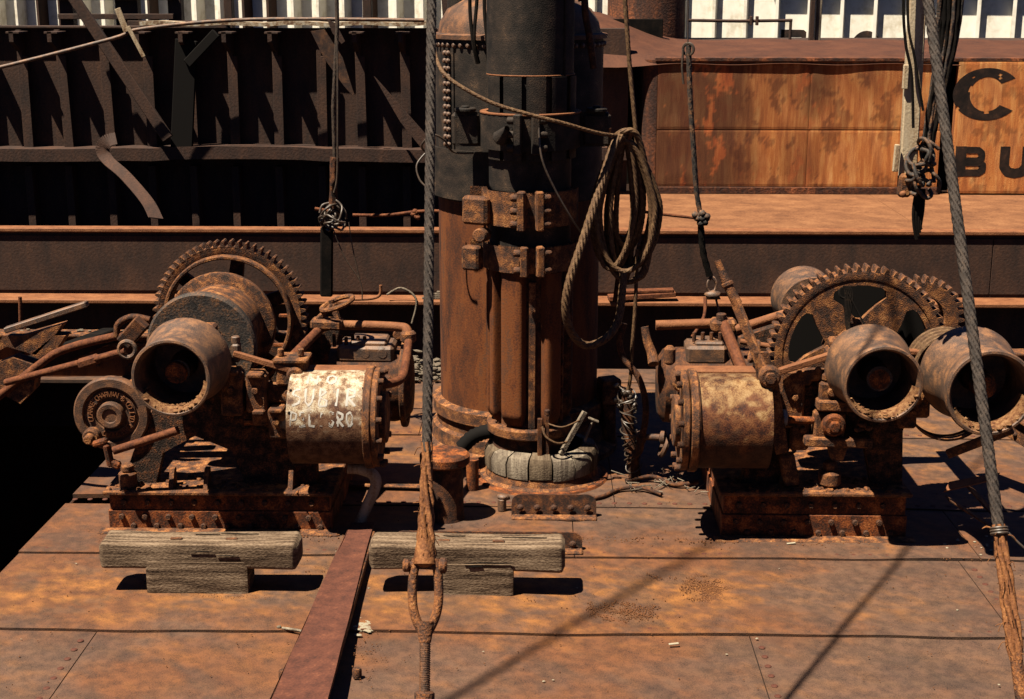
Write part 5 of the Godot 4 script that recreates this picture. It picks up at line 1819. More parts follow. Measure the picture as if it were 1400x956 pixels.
# ------------------------------------------------------------------ ropes, wires, stays
func build_rigging() -> void:
	var st = ns()
	# centre stay with splice, shackle and rigging screw, made fast to the near rail
	var F = Vector3(-0.378, 1.21, -4.16)
	var D = Vector3(-0.0085, 1, -0.426)
	var P = func(h): return F + D * h
	var s = thing("wire_stay", "thick wire stay with rusty spliced end and rigging screw in front of the mast", "cable", F)
	st = ns()
	rope(st, [P.call(0.79), P.call(1.6), P.call(9.0)], 0.0172, 6, 0.033, 24, 0.0055, 0.24)
	part("wire_rope", st, M.cable, s)
	st = ns()
	var sp = []
	for i in 90:
		sp.append(P.call(0.82 - 0.345 * i / 89.0))
	sweep(st, sp, func(x): return lerpf(0.018, 0.033, pow(x, 1.4)) * (1.0 + 0.07 * sin(x * 40.0)), 28, 5, 0.16, 0.36)
	part("splice", st, M.splice, s)
	st = ns()
	lathe(st, V2([0.013, 0, 0.040, 0.013, 0.033, 0.06, 0.02, 0.13, 0.0, 0.14]), axis_to(P.call(0.445) + Vector3(0.0, 0, 0.006), D), 14, 0.0, TAU, 0.008)
	part("thimble", st, M.splice, s)
	st = ns()
	var c = P.call(0.447)
	tube(st, [c + Vector3(-0.065, 0.003, 0.0), c + Vector3(0.065, -0.003, 0.0)], 0.013, 12)
	disc(st, 0.0235, -0.01, 0.013, xax(c + Vector3(-0.065, 0, 0)), 8, 0.005)
	disc(st, 0.026, -0.013, 0.013, xax(c + Vector3(0.056, 0, 0)), 16, 0.006)
	part("shackle_pin", st, M.rust, s)
	st = ns()
	for sd in [-1, 1]:
		sweep(st, smooth([c + Vector3(sd * 0.03, 0.02, -0.01), P.call(0.415) + Vector3(sd * 0.041, 0, 0), P.call(0.345) + Vector3(sd * 0.043, 0, 0), P.call(0.295) + Vector3(sd * 0.033, 0, 0), P.call(0.245) + Vector3(sd * 0.008, 0, 0)], 5), func(_x): return 0.0155, 12)
	sweep(st, [P.call(0.282), P.call(0.262), P.call(0.243), P.call(0.22)], func(x): return lerpf(0.033, 0.02, x), 14)
	part("screw_eye", st, M.rust, s)
	st = ns()
	var th = []
	for i in 200:
		th.append(P.call(0.24 - 0.24 * i / 199.0))
	sweep(st, th, func(x): return 0.0178 + 0.0015 * sin(x * 230.0), 14)
	part("threaded_rod", st, M.cast, s)
	st = ns()
	disc(st, 0.033, 0.0, 0.04, axis_to(P.call(0.04), D), 8, 0.006)
	part("rod_nut", st, M.rust, s)
	st = ns()
	box(st, F + Vector3(0, -0.005, 0.0), Vector3(0.14, 0.03, 0.14), Basis(), 0.008, 0.004)
	part("eye_plate", st, M.rust, s)
	st = ns()
	for k in 16:
		var h0 = 0.47 + 0.34 * rng.randf()
		var a = P.call(h0)
		var d = Vector3(rng.randfn(0, 1), 0.5 - rng.randf() * 0.6, rng.randfn(0, 1)).normalized()
		tube(st, smooth([a + d * 0.012, a + d * 0.032, a + d * 0.045 + Vector3(0, -rng.randf() * 0.03, 0)], 3), 0.0015, 4)
	stuff(part("frayed_wires", st, M.splice, s))
	# right stay
	var F2 = Vector3(1.549, 1.21, -4.16)
	var D2 = Vector3(-0.0793, 1, -0.5026)
	var P2 = func(h): return F2 + D2 * h
	var s2 = thing("wire_stay", "thick wire stay with frayed seized lower end crossing the right edge", "cable", F2)
	st = ns()
	rope(st, [P2.call(0.54), P2.call(1.4), P2.call(9.0)], 0.0195, 6, 0.037, 24, 0.006, 0.24)
	part("wire_rope", st, M.cable, s2)
	st = ns()
	sp = []
	for i in 90:
		sp.append(P2.call(0.57 - 0.39 * i / 89.0))
	sweep(st, sp, func(x): return lerpf(0.021, 0.029, pow(x, 0.8)) * (1.0 - 0.25 * smoothstep(0.85, 1.0, x)) * (1.0 + 0.05 * sin(x * 36.0)), 28, 5, 0.16, 0.34)
	part("splice", st, M.splice, s2)
	st = ns()
	for k in 3:
		torus(st, 0.026, 0.0045, axis_to(P2.call(0.56 - k * 0.008), D2), 20, 6)
	tube(st, smooth([P2.call(0.55) + Vector3(0.026, 0, 0.013), P2.call(0.53) + Vector3(0.06, -0.013, 0.02), P2.call(0.49) + Vector3(0.09, 0, 0.013)], 5), 0.004, 6)
	part("seizing", st, M.wire, s2)
	st = ns()
	for k in 20:
		var a = P2.call(0.2 + 0.36 * rng.randf())
		var d = Vector3(rng.randfn(0, 1), 0.5 - rng.randf() * 0.6, rng.randfn(0, 1)).normalized()
		tube(st, smooth([a + d * 0.015, a + d * 0.042, a + d * 0.055 + Vector3(0, -rng.randf() * 0.03, 0)], 3), 0.0016, 4)
	stuff(part("frayed_wires", st, M.splice, s2))
	st = ns()
	tube(st, [P2.call(0.0), P2.call(0.2)], 0.02, 12)
	box(st, F2 + Vector3(0, -0.005, 0), Vector3(0.14, 0.03, 0.14), Basis(), 0.008, 0.004)
	part("eye_plate", st, M.rust, s2)
	var nb = thing("near_bulwark", "steel bulwark with flat rail below the bottom edge, carrying both wire stays", "bulwark", Vector3(0, 0, -4.16))
	part("plate", bx(-3.3, 4.9, 0.0, 1.15, -4.14, -4.12, 0.004), M.rust, nb)
	part("rail", bx(-3.3, 4.9, 1.15, 1.19, -4.24, -4.06, 0.01), M.rust, nb)
	# one more stay stands out of the picture at the left and throws the left shadow line on the plating
	var F3 = Vector3(-3.79, 0, -2.0)
	st = ns()
	rope(st, [F3, F3 + Vector3(-0.013, 1, -0.25) * 13.9], 0.026, 6, 0.07, 12, 0.05, 0.2)
	solo("wire_stay", st, M.cable, "wire stay out of sight at left whose soft shadow crosses the deck", "cable", F3)
	# slack wire from tank to coil
	st = ns()
	rope(st, resample(smooth([Vector3(-0.76, 3.08, -9.95), Vector3(-0.66, 2.93, -9.6), Vector3(-0.38, 2.77, -9.5), Vector3(-0.1, 2.68, -9.5), Vector3(0.12, 2.62, -9.55), Vector3(0.36, 2.54, -9.7), Vector3(0.52, 2.5, -9.9)], 10), 0.02), 0.0135, 6, 0.035, 18, 0.009, 0.22)
	solo("slack_wire", st, M.coil, "slack wire rope drooping across the mast from tank top to hanging coil", "cable", Vector3(-0.1, 2.68, -9.5))
	st = ns()
	tube(st, smooth([Vector3(-0.83, 2.35, -10.1), Vector3(-0.86, 2.42, -10.0), Vector3(-0.78, 2.5, -9.95), Vector3(-0.7, 2.46, -9.98), Vector3(-0.64, 2.37, -10.05), Vector3(-0.5, 2.36, -10.08)], 6), 0.008, 8)
	tube(st, smooth([Vector3(-0.83, 2.37, -10.1), Vector3(-0.9, 2.28, -10.05), Vector3(-0.88, 2.18, -10.02), Vector3(-0.82, 2.12, -10.0)], 6), 0.007, 8)
	solo("wire_hook", st, M.wire, "thin bent wire loop on the black plate beside the tank seam", "wire", Vector3(-0.7, 2.4, -10.0))
	st = ns()
	tube(st, smooth([Vector3(-0.04, 2.62, -9.58), Vector3(-0.02, 2.4, -9.54), Vector3(0.06, 2.2, -9.55), Vector3(0.2, 1.95, -9.6), Vector3(0.3, 1.8, -9.75)], 8), 0.008, 6)
	solo("thin_wire", st, M.wire, "thin dark wire trailing down from the upper clamp to the right", "wire", Vector3(0.06, 2.2, -9.55))
	# coil of wire rope hung on the tank's right side
	st = ns()
	var hk = Vector3(0.56, 2.5, -9.98)
	for k in 12:
		var w = [0.2, 0.1, 0.15, 0.06, 0.22, 0.12, 0.17, 0.24, 0.08, 0.19, 0.13, 0.21][k]
		var dz = (k - 6) * 0.019
		var bot = rng.randf_range(1.44, 1.72)
		var cx = 0.52 + rng.randf_range(-0.06, 0.09)
		var q = []
		for i in 25:
			var a = PI / 2 + TAU * i / 24.0
			var r = Vector2(cos(a) * w * (1.0 - 0.4 * maxf(sin(a), 0)), sin(a))
			var y = lerpf(bot, 2.47, (r.y + 1) / 2)
			q.append(Vector3(lerpf(cx, hk.x, (r.y + 1) / 2) + r.x, y, hk.z + dz * (0.4 + 0.6 * (1 - r.y) / 2) + 0.03 * sin(a)))
		rope(st, smooth(q, 3), 0.0195, 6, 0.045, 20, 0.01, 0.24)
	rope(st, smooth([hk + Vector3(0.02, 0.02, 0.04), hk + Vector3(-0.08, -0.05, 0.14), hk + Vector3(-0.18, -0.33, 0.28), hk + Vector3(-0.3, -0.68, 0.42), hk + Vector3(-0.39, -0.95, 0.5), hk + Vector3(-0.41, -1.15, 0.5), hk + Vector3(-0.36, -1.32, 0.44), hk + Vector3(-0.26, -1.42, 0.36), hk + Vector3(-0.12, -1.38, 0.3), hk + Vector3(-0.03, -1.25, 0.22), hk + Vector3(0.0, -0.95, 0.14)], 8), 0.028, 6, 0.055, 26, 0.01, 0.26)
	rope(st, smooth([hk + Vector3(-0.06, 0.0, 0.06), hk + Vector3(-0.02, 0.03, 0.09), hk + Vector3(0.05, 0.03, 0.08), hk + Vector3(0.1, -0.05, 0.06), hk + Vector3(0.16, -0.3, 0.04), hk + Vector3(0.2, -0.62, 0.03), hk + Vector3(0.16, -0.95, 0.03), hk + Vector3(0.08, -1.02, 0.03)], 8), 0.023, 6, 0.05, 24, 0.01, 0.24)
	solo("rope_coil", st, M.coil, "hanging coil of brown wire rope on the right side of the mast", "coil", hk)
	st = ns()
	tube(st, smooth([Vector3(0.44, 2.45, -10.2), Vector3(0.5, 2.44, -10.0), Vector3(0.57, 2.46, -9.92), Vector3(0.6, 2.53, -9.9)], 5), 0.016, 8)
	tube(st, [Vector3(0.45, 2.35, -10.0), Vector3(0.45, 2.55, -9.96)], 0.012, 8)
	solo("coil_hook", st, M.rust, "iron hook on the tank holding the rope coil", "hook", Vector3(0.5, 2.44, -10.0))
	# rope running up from the coil
	st = ns()
	rope(st, [Vector3(0.5, 3.9, -10.02), Vector3(0.58, 3.0, -10.0), Vector3(0.66, 2.3, -9.98)], 0.016, 6, 0.04, 18, 0.01, 0.22)
	solo("hauling_rope", st, M.coil, "single wire rope running up out of the picture above the coil", "rope", Vector3(0.58, 3.0, -10.0))
	st = ns()
	rope(st, smooth([Vector3(0.66, 1.7, -9.95), Vector3(0.655, 1.3, -9.95), Vector3(0.64, 1.0, -9.95), Vector3(0.63, 0.75, -9.95), Vector3(0.6, 0.6, -9.95)], 6), 0.014, 6, 0.036, 18, 0.01, 0.22)
	solo("rope_fall", st, M.coil, "single rope hanging below the coil down to the lashed post", "rope", Vector3(0.64, 1.0, -9.95))
	# lashed post and hoses right of the mast
	var lp = thing("lashed_post", "dark post bound with tangled wire right of the mast foot", "post", Vector3(0.66, 0, -9.95))
	st = ns()
	tube(st, [Vector3(0.6, 0.66, -9.97), Vector3(0.62, 0.4, -9.95), Vector3(0.68, 0.0, -9.9)], 0.045, 12)
	part("post", st, M.rust_dim, lp)
	st = ns()
	for k in 16:
		var y = 0.1 + k * 0.038
		torus(st, 0.055 + rng.randf() * 0.02, 0.005, Transform3D(Basis(Vector3(rng.randf_range(-1, 1), 0, rng.randf_range(-1, 1)).normalized(), rng.randf_range(0.1, 0.8)), Vector3(0.68 - y * 0.12, y, -9.92)), 18, 5)
	for k in 12:
		lump(st, Vector3(0.6 + rng.randf_range(-0.08, 0.08), 0.62 + rng.randf_range(-0.1, 0.1), -9.93), Vector3(0.025, 0.02, 0.02), 0.5, k, 4, 6)
	part("wire_binding", st, M.wire, lp)
	st = ns()
	lathe(st, V2([0.0, 0, 0.05, 0.0, 0.05, 0.05, 0.025, 0.06, 0.025, 0.16, 0.05, 0.17, 0.05, 0.2, 0, 0.2]), axis_to(Vector3(0.7, 0.33, -9.9), Vector3(0.9, 0.05, 0.3)), 12, 0.0, TAU, 0.02)
	torus(st, 0.07, 0.02, Transform3D(Basis(Vector3(0, 0, 1), 1.2), Vector3(0.88, 0.27, -9.86)), 16, 6)
	part("cleat_hook", st, M.cast, lp)
	st = ns()
	tube(st, smooth([Vector3(0.58, 1.15, -10.0), Vector3(0.55, 1.02, -9.98), Vector3(0.58, 0.9, -9.95), Vector3(0.68, 0.78, -9.92), Vector3(0.735, 0.62, -9.9), Vector3(0.74, 0.45, -9.88), Vector3(0.71, 0.33, -9.86)], 8), 0.024, 10)
	tube(st, smooth([Vector3(0.71, 0.34, -9.86), Vector3(0.7, 0.24, -9.86), Vector3(0.66, 0.2, -9.86)], 5), 0.03, 10)
	solo("steam_hose", st, M.rust_dim, "dark rubber hose curling down beside the lashed post", "hose", Vector3(0.68, 0.2, -9.9))
	st = ns()
	tube(st, smooth([Vector3(0.84, 0.03, -9.5), Vector3(0.7, 0.035, -9.62), Vector3(0.55, 0.03, -9.6), Vector3(0.42, 0.03, -9.45), Vector3(0.3, 0.03, -9.38)], 6), 0.014, 8)
	tube(st, smooth([Vector3(0.6, 0.03, -9.78), Vector3(0.8, 0.05, -9.82), Vector3(0.95, 0.03, -9.7), Vector3(1.12, 0.05, -9.72)], 6), 0.016, 8)
	solo("loose_cable", st, M.rust_dim, "loose dark cable ends lying on deck below the lashed post", "cable", Vector3(0.6, 0.02, -9.6))
	st = ns()
	box(st, Vector3(0.5, 0.48, -10.6), Vector3(0.16, 0.2, 0.14), Basis(Vector3.UP, 0.4), 0.012, 0.02)
	box(st, Vector3(0.5, 0.19, -10.6), Vector3(0.1, 0.38, 0.1), Basis(Vector3.UP, 0.4), 0.012, 0.02)
	solo("pipe_flange_block", st, M.rust, "small square rusty block on a stub between mast and lashed post", "block", Vector3(0.5, 0.012, -10.6))
	st = ns()
	bar(st, Vector3(0.72, 1.62, -10.6), Vector3(0.67, 1.44, -10.5), 0.035, 0.03, 0.006, Vector3.UP, 0.01)
	tube(st, [Vector3(0.6, 1.7, -10.5), Vector3(0.55, 1.2, -10.5)], 0.03, 8)
	solo("iron_bracket", st, M.rust, "small iron bracket hanging under the rope coil", "bracket", Vector3(0.67, 1.4, -10.5))
	# hanging falls on both sides
	var hl = thing("hanging_tackle", "thin rusty wire with tangled knot hanging left of the mast above the left winch", "tackle", Vector3(-1.65, 1.2, -11))
	st = ns()
	rope(st, [Vector3(-1.55, 4.6, -11), Vector3(-1.57, 3.2, -11), Vector3(-1.62, 2.6, -11), Vector3(-1.62, 2.2, -11)], 0.016, 6, 0.04, 14, 0.012, 0.2)
	tube(st, smooth([Vector3(-1.57, 3.1, -10.98), Vector3(-1.58, 2.6, -10.96), Vector3(-1.6, 2.1, -10.97), Vector3(-1.63, 1.95, -10.97)], 8), 0.008, 6)
	part("wire", st, M.wire, hl)
	st = ns()
	sweep(st, smooth([Vector3(-1.62, 2.22, -11), Vector3(-1.635, 2.05, -11), Vector3(-1.64, 1.9, -11), Vector3(-1.645, 1.82, -11)], 4), func(_x): return 0.035, 8, 4, 0.4, 0.3)
	part("frayed_end", st, M.rust_dim, hl)
	st = ns()
	for k in 9:
		var q = []
		var cc = Vector3(-1.64 + rng.randf_range(-0.04, 0.06), 1.75 + rng.randf_range(-0.05, 0.06), -10.97)
		var ax = Basis(Vector3(rng.randf_range(-1, 1), rng.randf_range(-1, 1), rng.randf_range(-1, 1)).normalized(), rng.randf() * 3)
		var rr = rng.randf_range(0.04, 0.12)
		for i in 9:
			var a = 5.2 * i / 8.0
			q.append(cc + ax * Vector3(cos(a) * rr, sin(a) * rr, rng.randf_range(-0.03, 0.03)))
		tube(st, smooth(q, 4), 0.009, 6)
	part("knot", st, M.wire, hl)
	st = ns()
	bar(st, Vector3(-1.70, 1.68, -11.0), Vector3(-1.72, 1.12, -11.0), 0.1, 0.04, 0.012, Vector3.RIGHT, 0.006)
	part("hook_block", st, M.dull_black, hl)
	st = ns()
	tube(st, smooth([Vector3(-1.66, 1.72, -10.96), Vector3(-1.56, 1.45, -10.95), Vector3(-1.44, 1.25, -10.95), Vector3(-1.43, 1.1, -10.95)], 6), 0.005, 5)
	tube(st, smooth([Vector3(-1.52, 1.72, -10.96), Vector3(-1.49, 1.5, -10.95), Vector3(-1.44, 1.25, -10.95)], 6), 0.005, 5)
	part("loose_strand", st, M.wire, hl)
	var hr = thing("hanging_tackle", "dark wire hanger with eye loop and knot hanging before the deckhouse", "tackle", Vector3(1.26, 1.0, -11.5))
	st = ns()
	tube(st, smooth([Vector3(1.10, 4.4, -11.5), Vector3(1.12, 3.3, -11.5), Vector3(1.125, 3.06, -11.5)], 4), 0.006, 6)
	part("upper_wire", st, M.wire, hr)
	st = ns()
	torus(st, 0.045, 0.012, Transform3D(Basis(Vector3.RIGHT, PI / 2) * Basis(Vector3(0, 0, 1), 0.5), Vector3(1.13, 3.02, -11.5)), 18, 6)
	part("eye_loop", st, M.wire, hr)
	st = ns()
	tube(st, smooth([Vector3(1.09, 3.02, -11.5), Vector3(1.085, 2.88, -11.5), Vector3(1.1, 2.75, -11.5)], 4), 0.01, 6)
	part("loose_strand", st, M.wire, hr)
	st = ns()
	rope(st, smooth([Vector3(1.13, 3.05, -11.5), Vector3(1.16, 2.6, -11.5), Vector3(1.2, 2.2, -11.5), Vector3(1.23, 1.9, -11.5), Vector3(1.27, 1.7, -11.5)], 6), 0.022, 4, 0.09, 12, 0.02, 0.28)
	part("wire_hanger", st, M.flange, hr)
	st = ns()
	for k in 8:
		lump(st, Vector3(1.27 + rng.randf_range(-0.05, 0.05), 1.68 + rng.randf_range(-0.05, 0.05), -11.48), Vector3(0.035, 0.03, 0.03), 0.5, k, 5, 7)
	part("knot", st, M.flange, hr)
	st = ns()
	rope(st, smooth([Vector3(1.27, 1.65, -11.5), Vector3(1.3, 1.4, -11.5), Vector3(1.36, 1.2, -11.5)], 6), 0.028, 4, 0.09, 12, 0.02, 0.28)
	part("lower_hanger", st, M.dull_black, hr)
	st = ns()
	torus(st, 0.05, 0.014, zax(Vector3(1.38, 1.12, -11.5)) * Transform3D(Basis().scaled(Vector3(0.7, 1, 1.3)), Vector3.ZERO), 18, 6)
	lump(st, Vector3(1.39, 1.04, -11.5), Vector3(0.07, 0.04, 0.05), 0.5, 4)
	tube(st, [Vector3(1.42, 1.0, -11.5), Vector3(1.48, 0.78, -11.5)], 0.01, 6)
	part("shackle", st, M.drum, hr)
	st = ns()
	tube(st, smooth([Vector3(0.75, 1.75, -11.4), Vector3(1.0, 1.71, -11.45), Vector3(1.25, 1.68, -11.48)], 5), 0.012, 8)
	solo("cross_wire", st, M.rust_rod, "thin horizontal wire from the rope coil to the right hanging knot", "wire", Vector3(1.0, 1.71, -11.45))
	st = ns()
	tube(st, smooth([Vector3(-1.82, 1.79, -11.2), Vector3(-1.7, 1.77, -11.2)], 2), 0.014, 8)
	tube(st, smooth([Vector3(-1.52, 1.74, -11.2), Vector3(-1.25, 1.74, -11.2), Vector3(-1.0, 1.77, -11.2), Vector3(-0.8, 1.79, -11.1)], 5), 0.013, 8)
	for k in 5:
		lump(st, Vector3(-1.05 + rng.randf_range(-0.05, 0.05), 1.76 + rng.randf_range(-0.04, 0.03), -11.18), Vector3(0.025, 0.02, 0.02), 0.5, k, 4, 6)
	solo("cross_wire", st, M.rust_rod, "thin rusty wire with a small knot running left from the tank", "wire", Vector3(-1.2, 1.75, -11.2))
	# ropes hanging over the tank dome
	st = ns()
	for e in [[-0.52, -0.5], [-0.47, -0.49], [-0.42, -0.40]]:
		tube(st, smooth([Vector3(e[0] + 0.03, 3.9, -10.12), Vector3(e[0], 3.42, -10.1), Vector3(e[1], 3.15, -10.06), Vector3(e[1] + 0.03, 2.98, -10.08)], 5), 0.013, 7)
	solo("hanging_strops", st, M.dull_black, "dark rope strops hanging over the left of the tank dome", "rope", Vector3(-0.47, 3.2, -10.1))
	st = ns()
	tube(st, smooth([Vector3(0.26, 4.0, -10.1), Vector3(0.27, 3.4, -10.06), Vector3(0.3, 3.2, -10.04), Vector3(0.34, 2.95, -10.05)], 5), 0.025, 8)
	tube(st, smooth([Vector3(0.21, 3.7, -10.1), Vector3(0.24, 3.4, -10.07)], 5), 0.015, 8)
	solo("rope_strop", st, M.rust_dim, "thick dark strop hanging over the right of the tank dome", "rope", Vector3(0.3, 3.2, -10.05))
	# hanging white spar with torn black sheet
	var sp2 = thing("hung_spar", "peeling white wooden spar hung in front of the lettered deckhouse", "spar", Vector3(2.16, 2.3, -8.5))
	st = ns()
	bar(st, Vector3(2.15, 4.4, -8.55), Vector3(2.15, 2.36, -8.5), 0.1, 0.05, 0.008, Vector3.RIGHT, 0.014)
	part("plank", st, M.spar, sp2)
	st = ns()
	bar(st, Vector3(2.1, 3.06, -8.48), Vector3(2.1, 2.92, -8.48), 0.03, 0.03, 0.004, Vector3.RIGHT)
	bar(st, Vector3(2.075, 2.6, -8.46), Vector3(2.07, 2.44, -8.46), 0.03, 0.03, 0.004, Vector3.RIGHT)
	part("batten", st, M.spar, sp2)
	st = ns()
	box(st, Vector3(2.13, 2.36, -8.47), Vector3(0.08, 0.14, 0.06), Basis(), 0.02, 0.01)
	part("iron_shoe", st, M.rust, sp2)
	st = ns()
	lump(st, Vector3(2.12, 2.31, -8.44), Vector3(0.022, 0.022, 0.022), 0.2, 3)
	part("brass_knob", st, M.edge, sp2)
	var tb = thing("rope_bundle", "frayed black rope bundle bound to the right of the hung spar", "rope", Vector3(2.24, 2.1, -8.46))
	for k in 10:
		st = ns()
		var x = 2.225 + 0.013 * k
		var q = []
		var lo2 = rng.randf_range(2.48, 2.62)
		for i in 9:
			var y = lerpf(4.4, lo2, i / 8.0)
			q.append(Vector3(lerpf(x + 0.04, 2.22 + (x - 2.2) * 0.35, smoothstep(3.3, 2.5, y)) + 0.014 * nz.get_noise_2d(y * 120, k * 40), y, -8.46 + 0.02 * nz.get_noise_2d(y * 90, k * 70 + 500)))
		sweep(st, smooth(q, 5), func(_s): return 0.0145, 7, 3, 0.2, 0.3)
		part("strand", st, M.dull_black if k % 3 else M.flange, tb)
	st = ns()
	tube(st, smooth([Vector3(2.02, 4.3, -8.44), Vector3(2.04, 3.5, -8.42), Vector3(2.07, 3.2, -8.42), Vector3(2.12, 3.0, -8.42), Vector3(2.15, 2.7, -8.42)], 6), 0.009, 7)
	tube(st, smooth([Vector3(2.06, 4.3, -8.44), Vector3(2.07, 3.4, -8.42), Vector3(2.13, 3.1, -8.42), Vector3(2.2, 2.8, -8.42)], 6), 0.008, 7)
	part("loose_line", st, M.dull_black, tb)
	st = ns()
	for k in 14:
		var q = []
		var cc = Vector3(2.22 + rng.randf_range(-0.05, 0.05), 2.44 + rng.randf_range(-0.13, 0.13), -8.44)
		var ax = Basis(Vector3(rng.randf_range(-1, 1), rng.randf_range(-1, 1), rng.randf_range(-1, 1)).normalized(), rng.randf() * 3)
		var rr = rng.randf_range(0.03, 0.08)
		for i in 8:
			var a = 5.0 * i / 7.0
			q.append(cc + ax * Vector3(cos(a) * rr, sin(a) * rr * 1.3, rng.randf_range(-0.02, 0.02)))
		tube(st, smooth(q, 4), 0.012, 6)
	part("knot", st, M.flange, tb)
	st = ns()
	for k in 4:
		tube(st, smooth([Vector3(2.2 + k * 0.014, 2.34, -8.44), Vector3(2.19 + k * 0.018, 2.22, -8.44), Vector3(2.2 + k * 0.012, 2.12, -8.44), Vector3(2.22 + k * 0.008, 2.04 + 0.02 * k, -8.44)], 4), 0.011, 6)
	part("tail", st, M.dull_black, tb)

# ------------------------------------------------------------------ loose wreckage in the hulk
func build_wreck_bits() -> void:
	var st = ns()
	var strip = func(pts, w, up):
		var s = ns()
		var q = smooth(pts, 6)
		for i in q.size() - 1:
			bar(s, q[i], q[i + 1] + (q[i + 1] - q[i]).normalized() * 0.004, 0.012, w, 0.002, up)
		return s
	solo("bent_strip", strip.call([Vector3(-5.0, 1.78, -16.62), Vector3(-5.1, 1.75, -16.6), Vector3(-5.16, 1.66, -16.58), Vector3(-5.08, 1.54, -16.5), Vector3(-4.8, 1.4, -16.2), Vector3(-4.4, 1.2, -15.6), Vector3(-4.2, 1.07, -15.2)], 0.16, Vector3(0.5, 0.6, 0.7)), M.hulk_lit, "flat strip with curled top leaning over the hold stringer at left", "strip", Vector3(-4.2, 1.07, -15.2))
	st = ns()
	prism(st, pv([0, 0.02, 0.05, -0.03, 0.85, -0.92, 0.72, -1.02, 0.3, -0.5]), Transform3D(Basis(Vector3.UP, -0.1), Vector3(-1.98, 2.47, -16.75)), 0.014)
	solo("torn_strip", st, M.hulk_lit, "pointed torn brown strip slanting down towards the tank", "strip", Vector3(-1.5, 1.9, -16.75))
	st = ns()
	prism(st, pv([0.0, 0.0, 0.16, 0.02, 0.36, -0.3, 0.5, -0.78, 0.36, -0.62, 0.14, -0.3]), Transform3D(Basis(Vector3.UP, 0.3), Vector3(-2.7, 3.0, -16.75)), 0.014)
	solo("hanging_plate", st, M.drum, "grey torn plate hanging from the top rail behind the left tackle", "plate", Vector3(-2.5, 2.7, -16.75))
	st = ns()
	prism(st, pv([0, 0, 0.1, -0.05, 0.2, -0.25, 0.16, -0.28, 0.06, -0.16]), Transform3D(Basis(), Vector3(-2.5, 3.14, -16.7)), 0.014)
	solo("rail_tear", st, M.hulk, "dark torn flap standing up from the top rail", "plate", Vector3(-2.4, 3.05, -16.7))
	# crossing broken girders
	st = ns()
	bar(st, Vector3(-5.55, 3.5, -16.9), Vector3(-4.45, 1.75, -16.85), 0.13, 0.06, 0.008, Vector3.UP, 0.01)
	solo("broken_girder", st, M.hulk, "dark broken girder leaning down to the right across the hold frames", "girder", Vector3(-4.45, 1.7, -16.9))
	st = ns()
	bar(st, Vector3(-3.82, 2.98, -16.9), Vector3(-4.2, 2.62, -16.95), 0.11, 0.05, 0.008, Vector3.UP, 0.01)
	bar(st, Vector3(-4.2, 2.9, -17.0), Vector3(-4.33, 1.62, -16.98), 0.26, 0.05, 0.008, Vector3.RIGHT, 0.02)
	solo("broken_girder", st, M.flat_black, "dark broad upright plate with a short arm, beside the leaning girder", "girder", Vector3(-4.4, 1.65, -16.95))
	# long thin pipe
	st = ns()
	tube(st, smooth([Vector3(-7.2, 2.4, -16.5), Vector3(-6.25, 2.6, -16.5), Vector3(-4.95, 2.92, -16.55), Vector3(-4.6, 3.03, -16.6), Vector3(-3.4, 3.13, -16.8), Vector3(-1.4, 3.12, -16.9)], 6), 0.022, 8)
	solo("thin_pipe", st, M.drum, "long thin bent pipe slanting across the hold frames at upper left", "pipe", Vector3(-4.6, 3.0, -16.6))
	for e in [[Vector3(-4.85, 3.26, -16.5), Vector3(-4.76, 3.0, -16.5), 0.07, "white broken flat bar sticking up at the pipe end"], [Vector3(-4.73, 3.06, -16.45), Vector3(-4.57, 2.72, -16.45), 0.045, "thin pale splinter hanging below the pipe joint"]]:
		st = ns()
		bar(st, e[0], e[1], e[2], 0.014, 0.003, Vector3.RIGHT, 0.006)
		solo("pale_bar", st, M.spar, e[3], "bar", e[1])
	# uprights and clutter behind the top rail
	st = ns()
	box(st, Vector3(-1.15, 3.2, -17.0), Vector3(0.09, 0.32, 0.1), Basis(Vector3(0, 0, 1), 0.05), 0.01, 0.01)
	solo("rail_post", st, M.hulk, "dark iron post with a round hole at the right end of the top rail", "post", Vector3(-1.15, 3.04, -17.0))
	st = ns()
	bar(st, Vector3(-1.1, 3.36, -17.0), Vector3(-0.86, 2.85, -17.0), 0.06, 0.03, 0.006, Vector3.UP, 0.01)
	solo("stay_bracket", st, M.hull_brown, "short rusty brace slanting down beside the iron post", "bracket", Vector3(-0.9, 2.9, -17.0))
	# a dark yard frame between hulk and shed, seen over the top rail
	var y = thing("dock_frame", "dark timber frame standing between the hulk and the white shed", "frame", Vector3(-7, WATER, -22))
	for e in [[-7.35, 0.2], [-6.5, 0.34], [-5.7, 0.2], [-4.85, 0.12]]:
		part("post", bx(e[0], e[0] + e[1], WATER, 4.5, -22.2, -22.0), M.hulk, y)
	part("beam", bx(-7.35, -5.6, 3.02, 3.1, -22.0, -21.9), M.hulk, y)
	part("beam", bx(-9.0, -5.6, 3.3, 3.5, -22.0, -21.9), M.hulk, y)
	part("beam", bx(-6.3, -4.8, 2.8, 3.0, -22.0, -21.9), M.hulk, y)
	for e in [[-2.75, 0.13], [-1.35, 0.16]]:
		part("post", bx(e[0], e[0] + e[1], WATER, 4.5, -22.2, -22.0), M.hulk, y)
	# wood scraps on the strake
	st = ns()
	bar(st, Vector3(0.66, 0.42, -14.25), Vector3(1.35, 0.46, -14.3), 0.05, 0.14, 0.006, Vector3.UP, 0.012)
	bar(st, Vector3(0.8, 0.48, -14.28), Vector3(1.33, 0.5, -14.28), 0.03, 0.1, 0.006, Vector3.UP, 0.012)
	solo("driftwood", st, M.rust_rod, "splintered board lying on the strake right of the rope coil", "board", Vector3(1.0, 0.386, -14.27))
	st = ns()
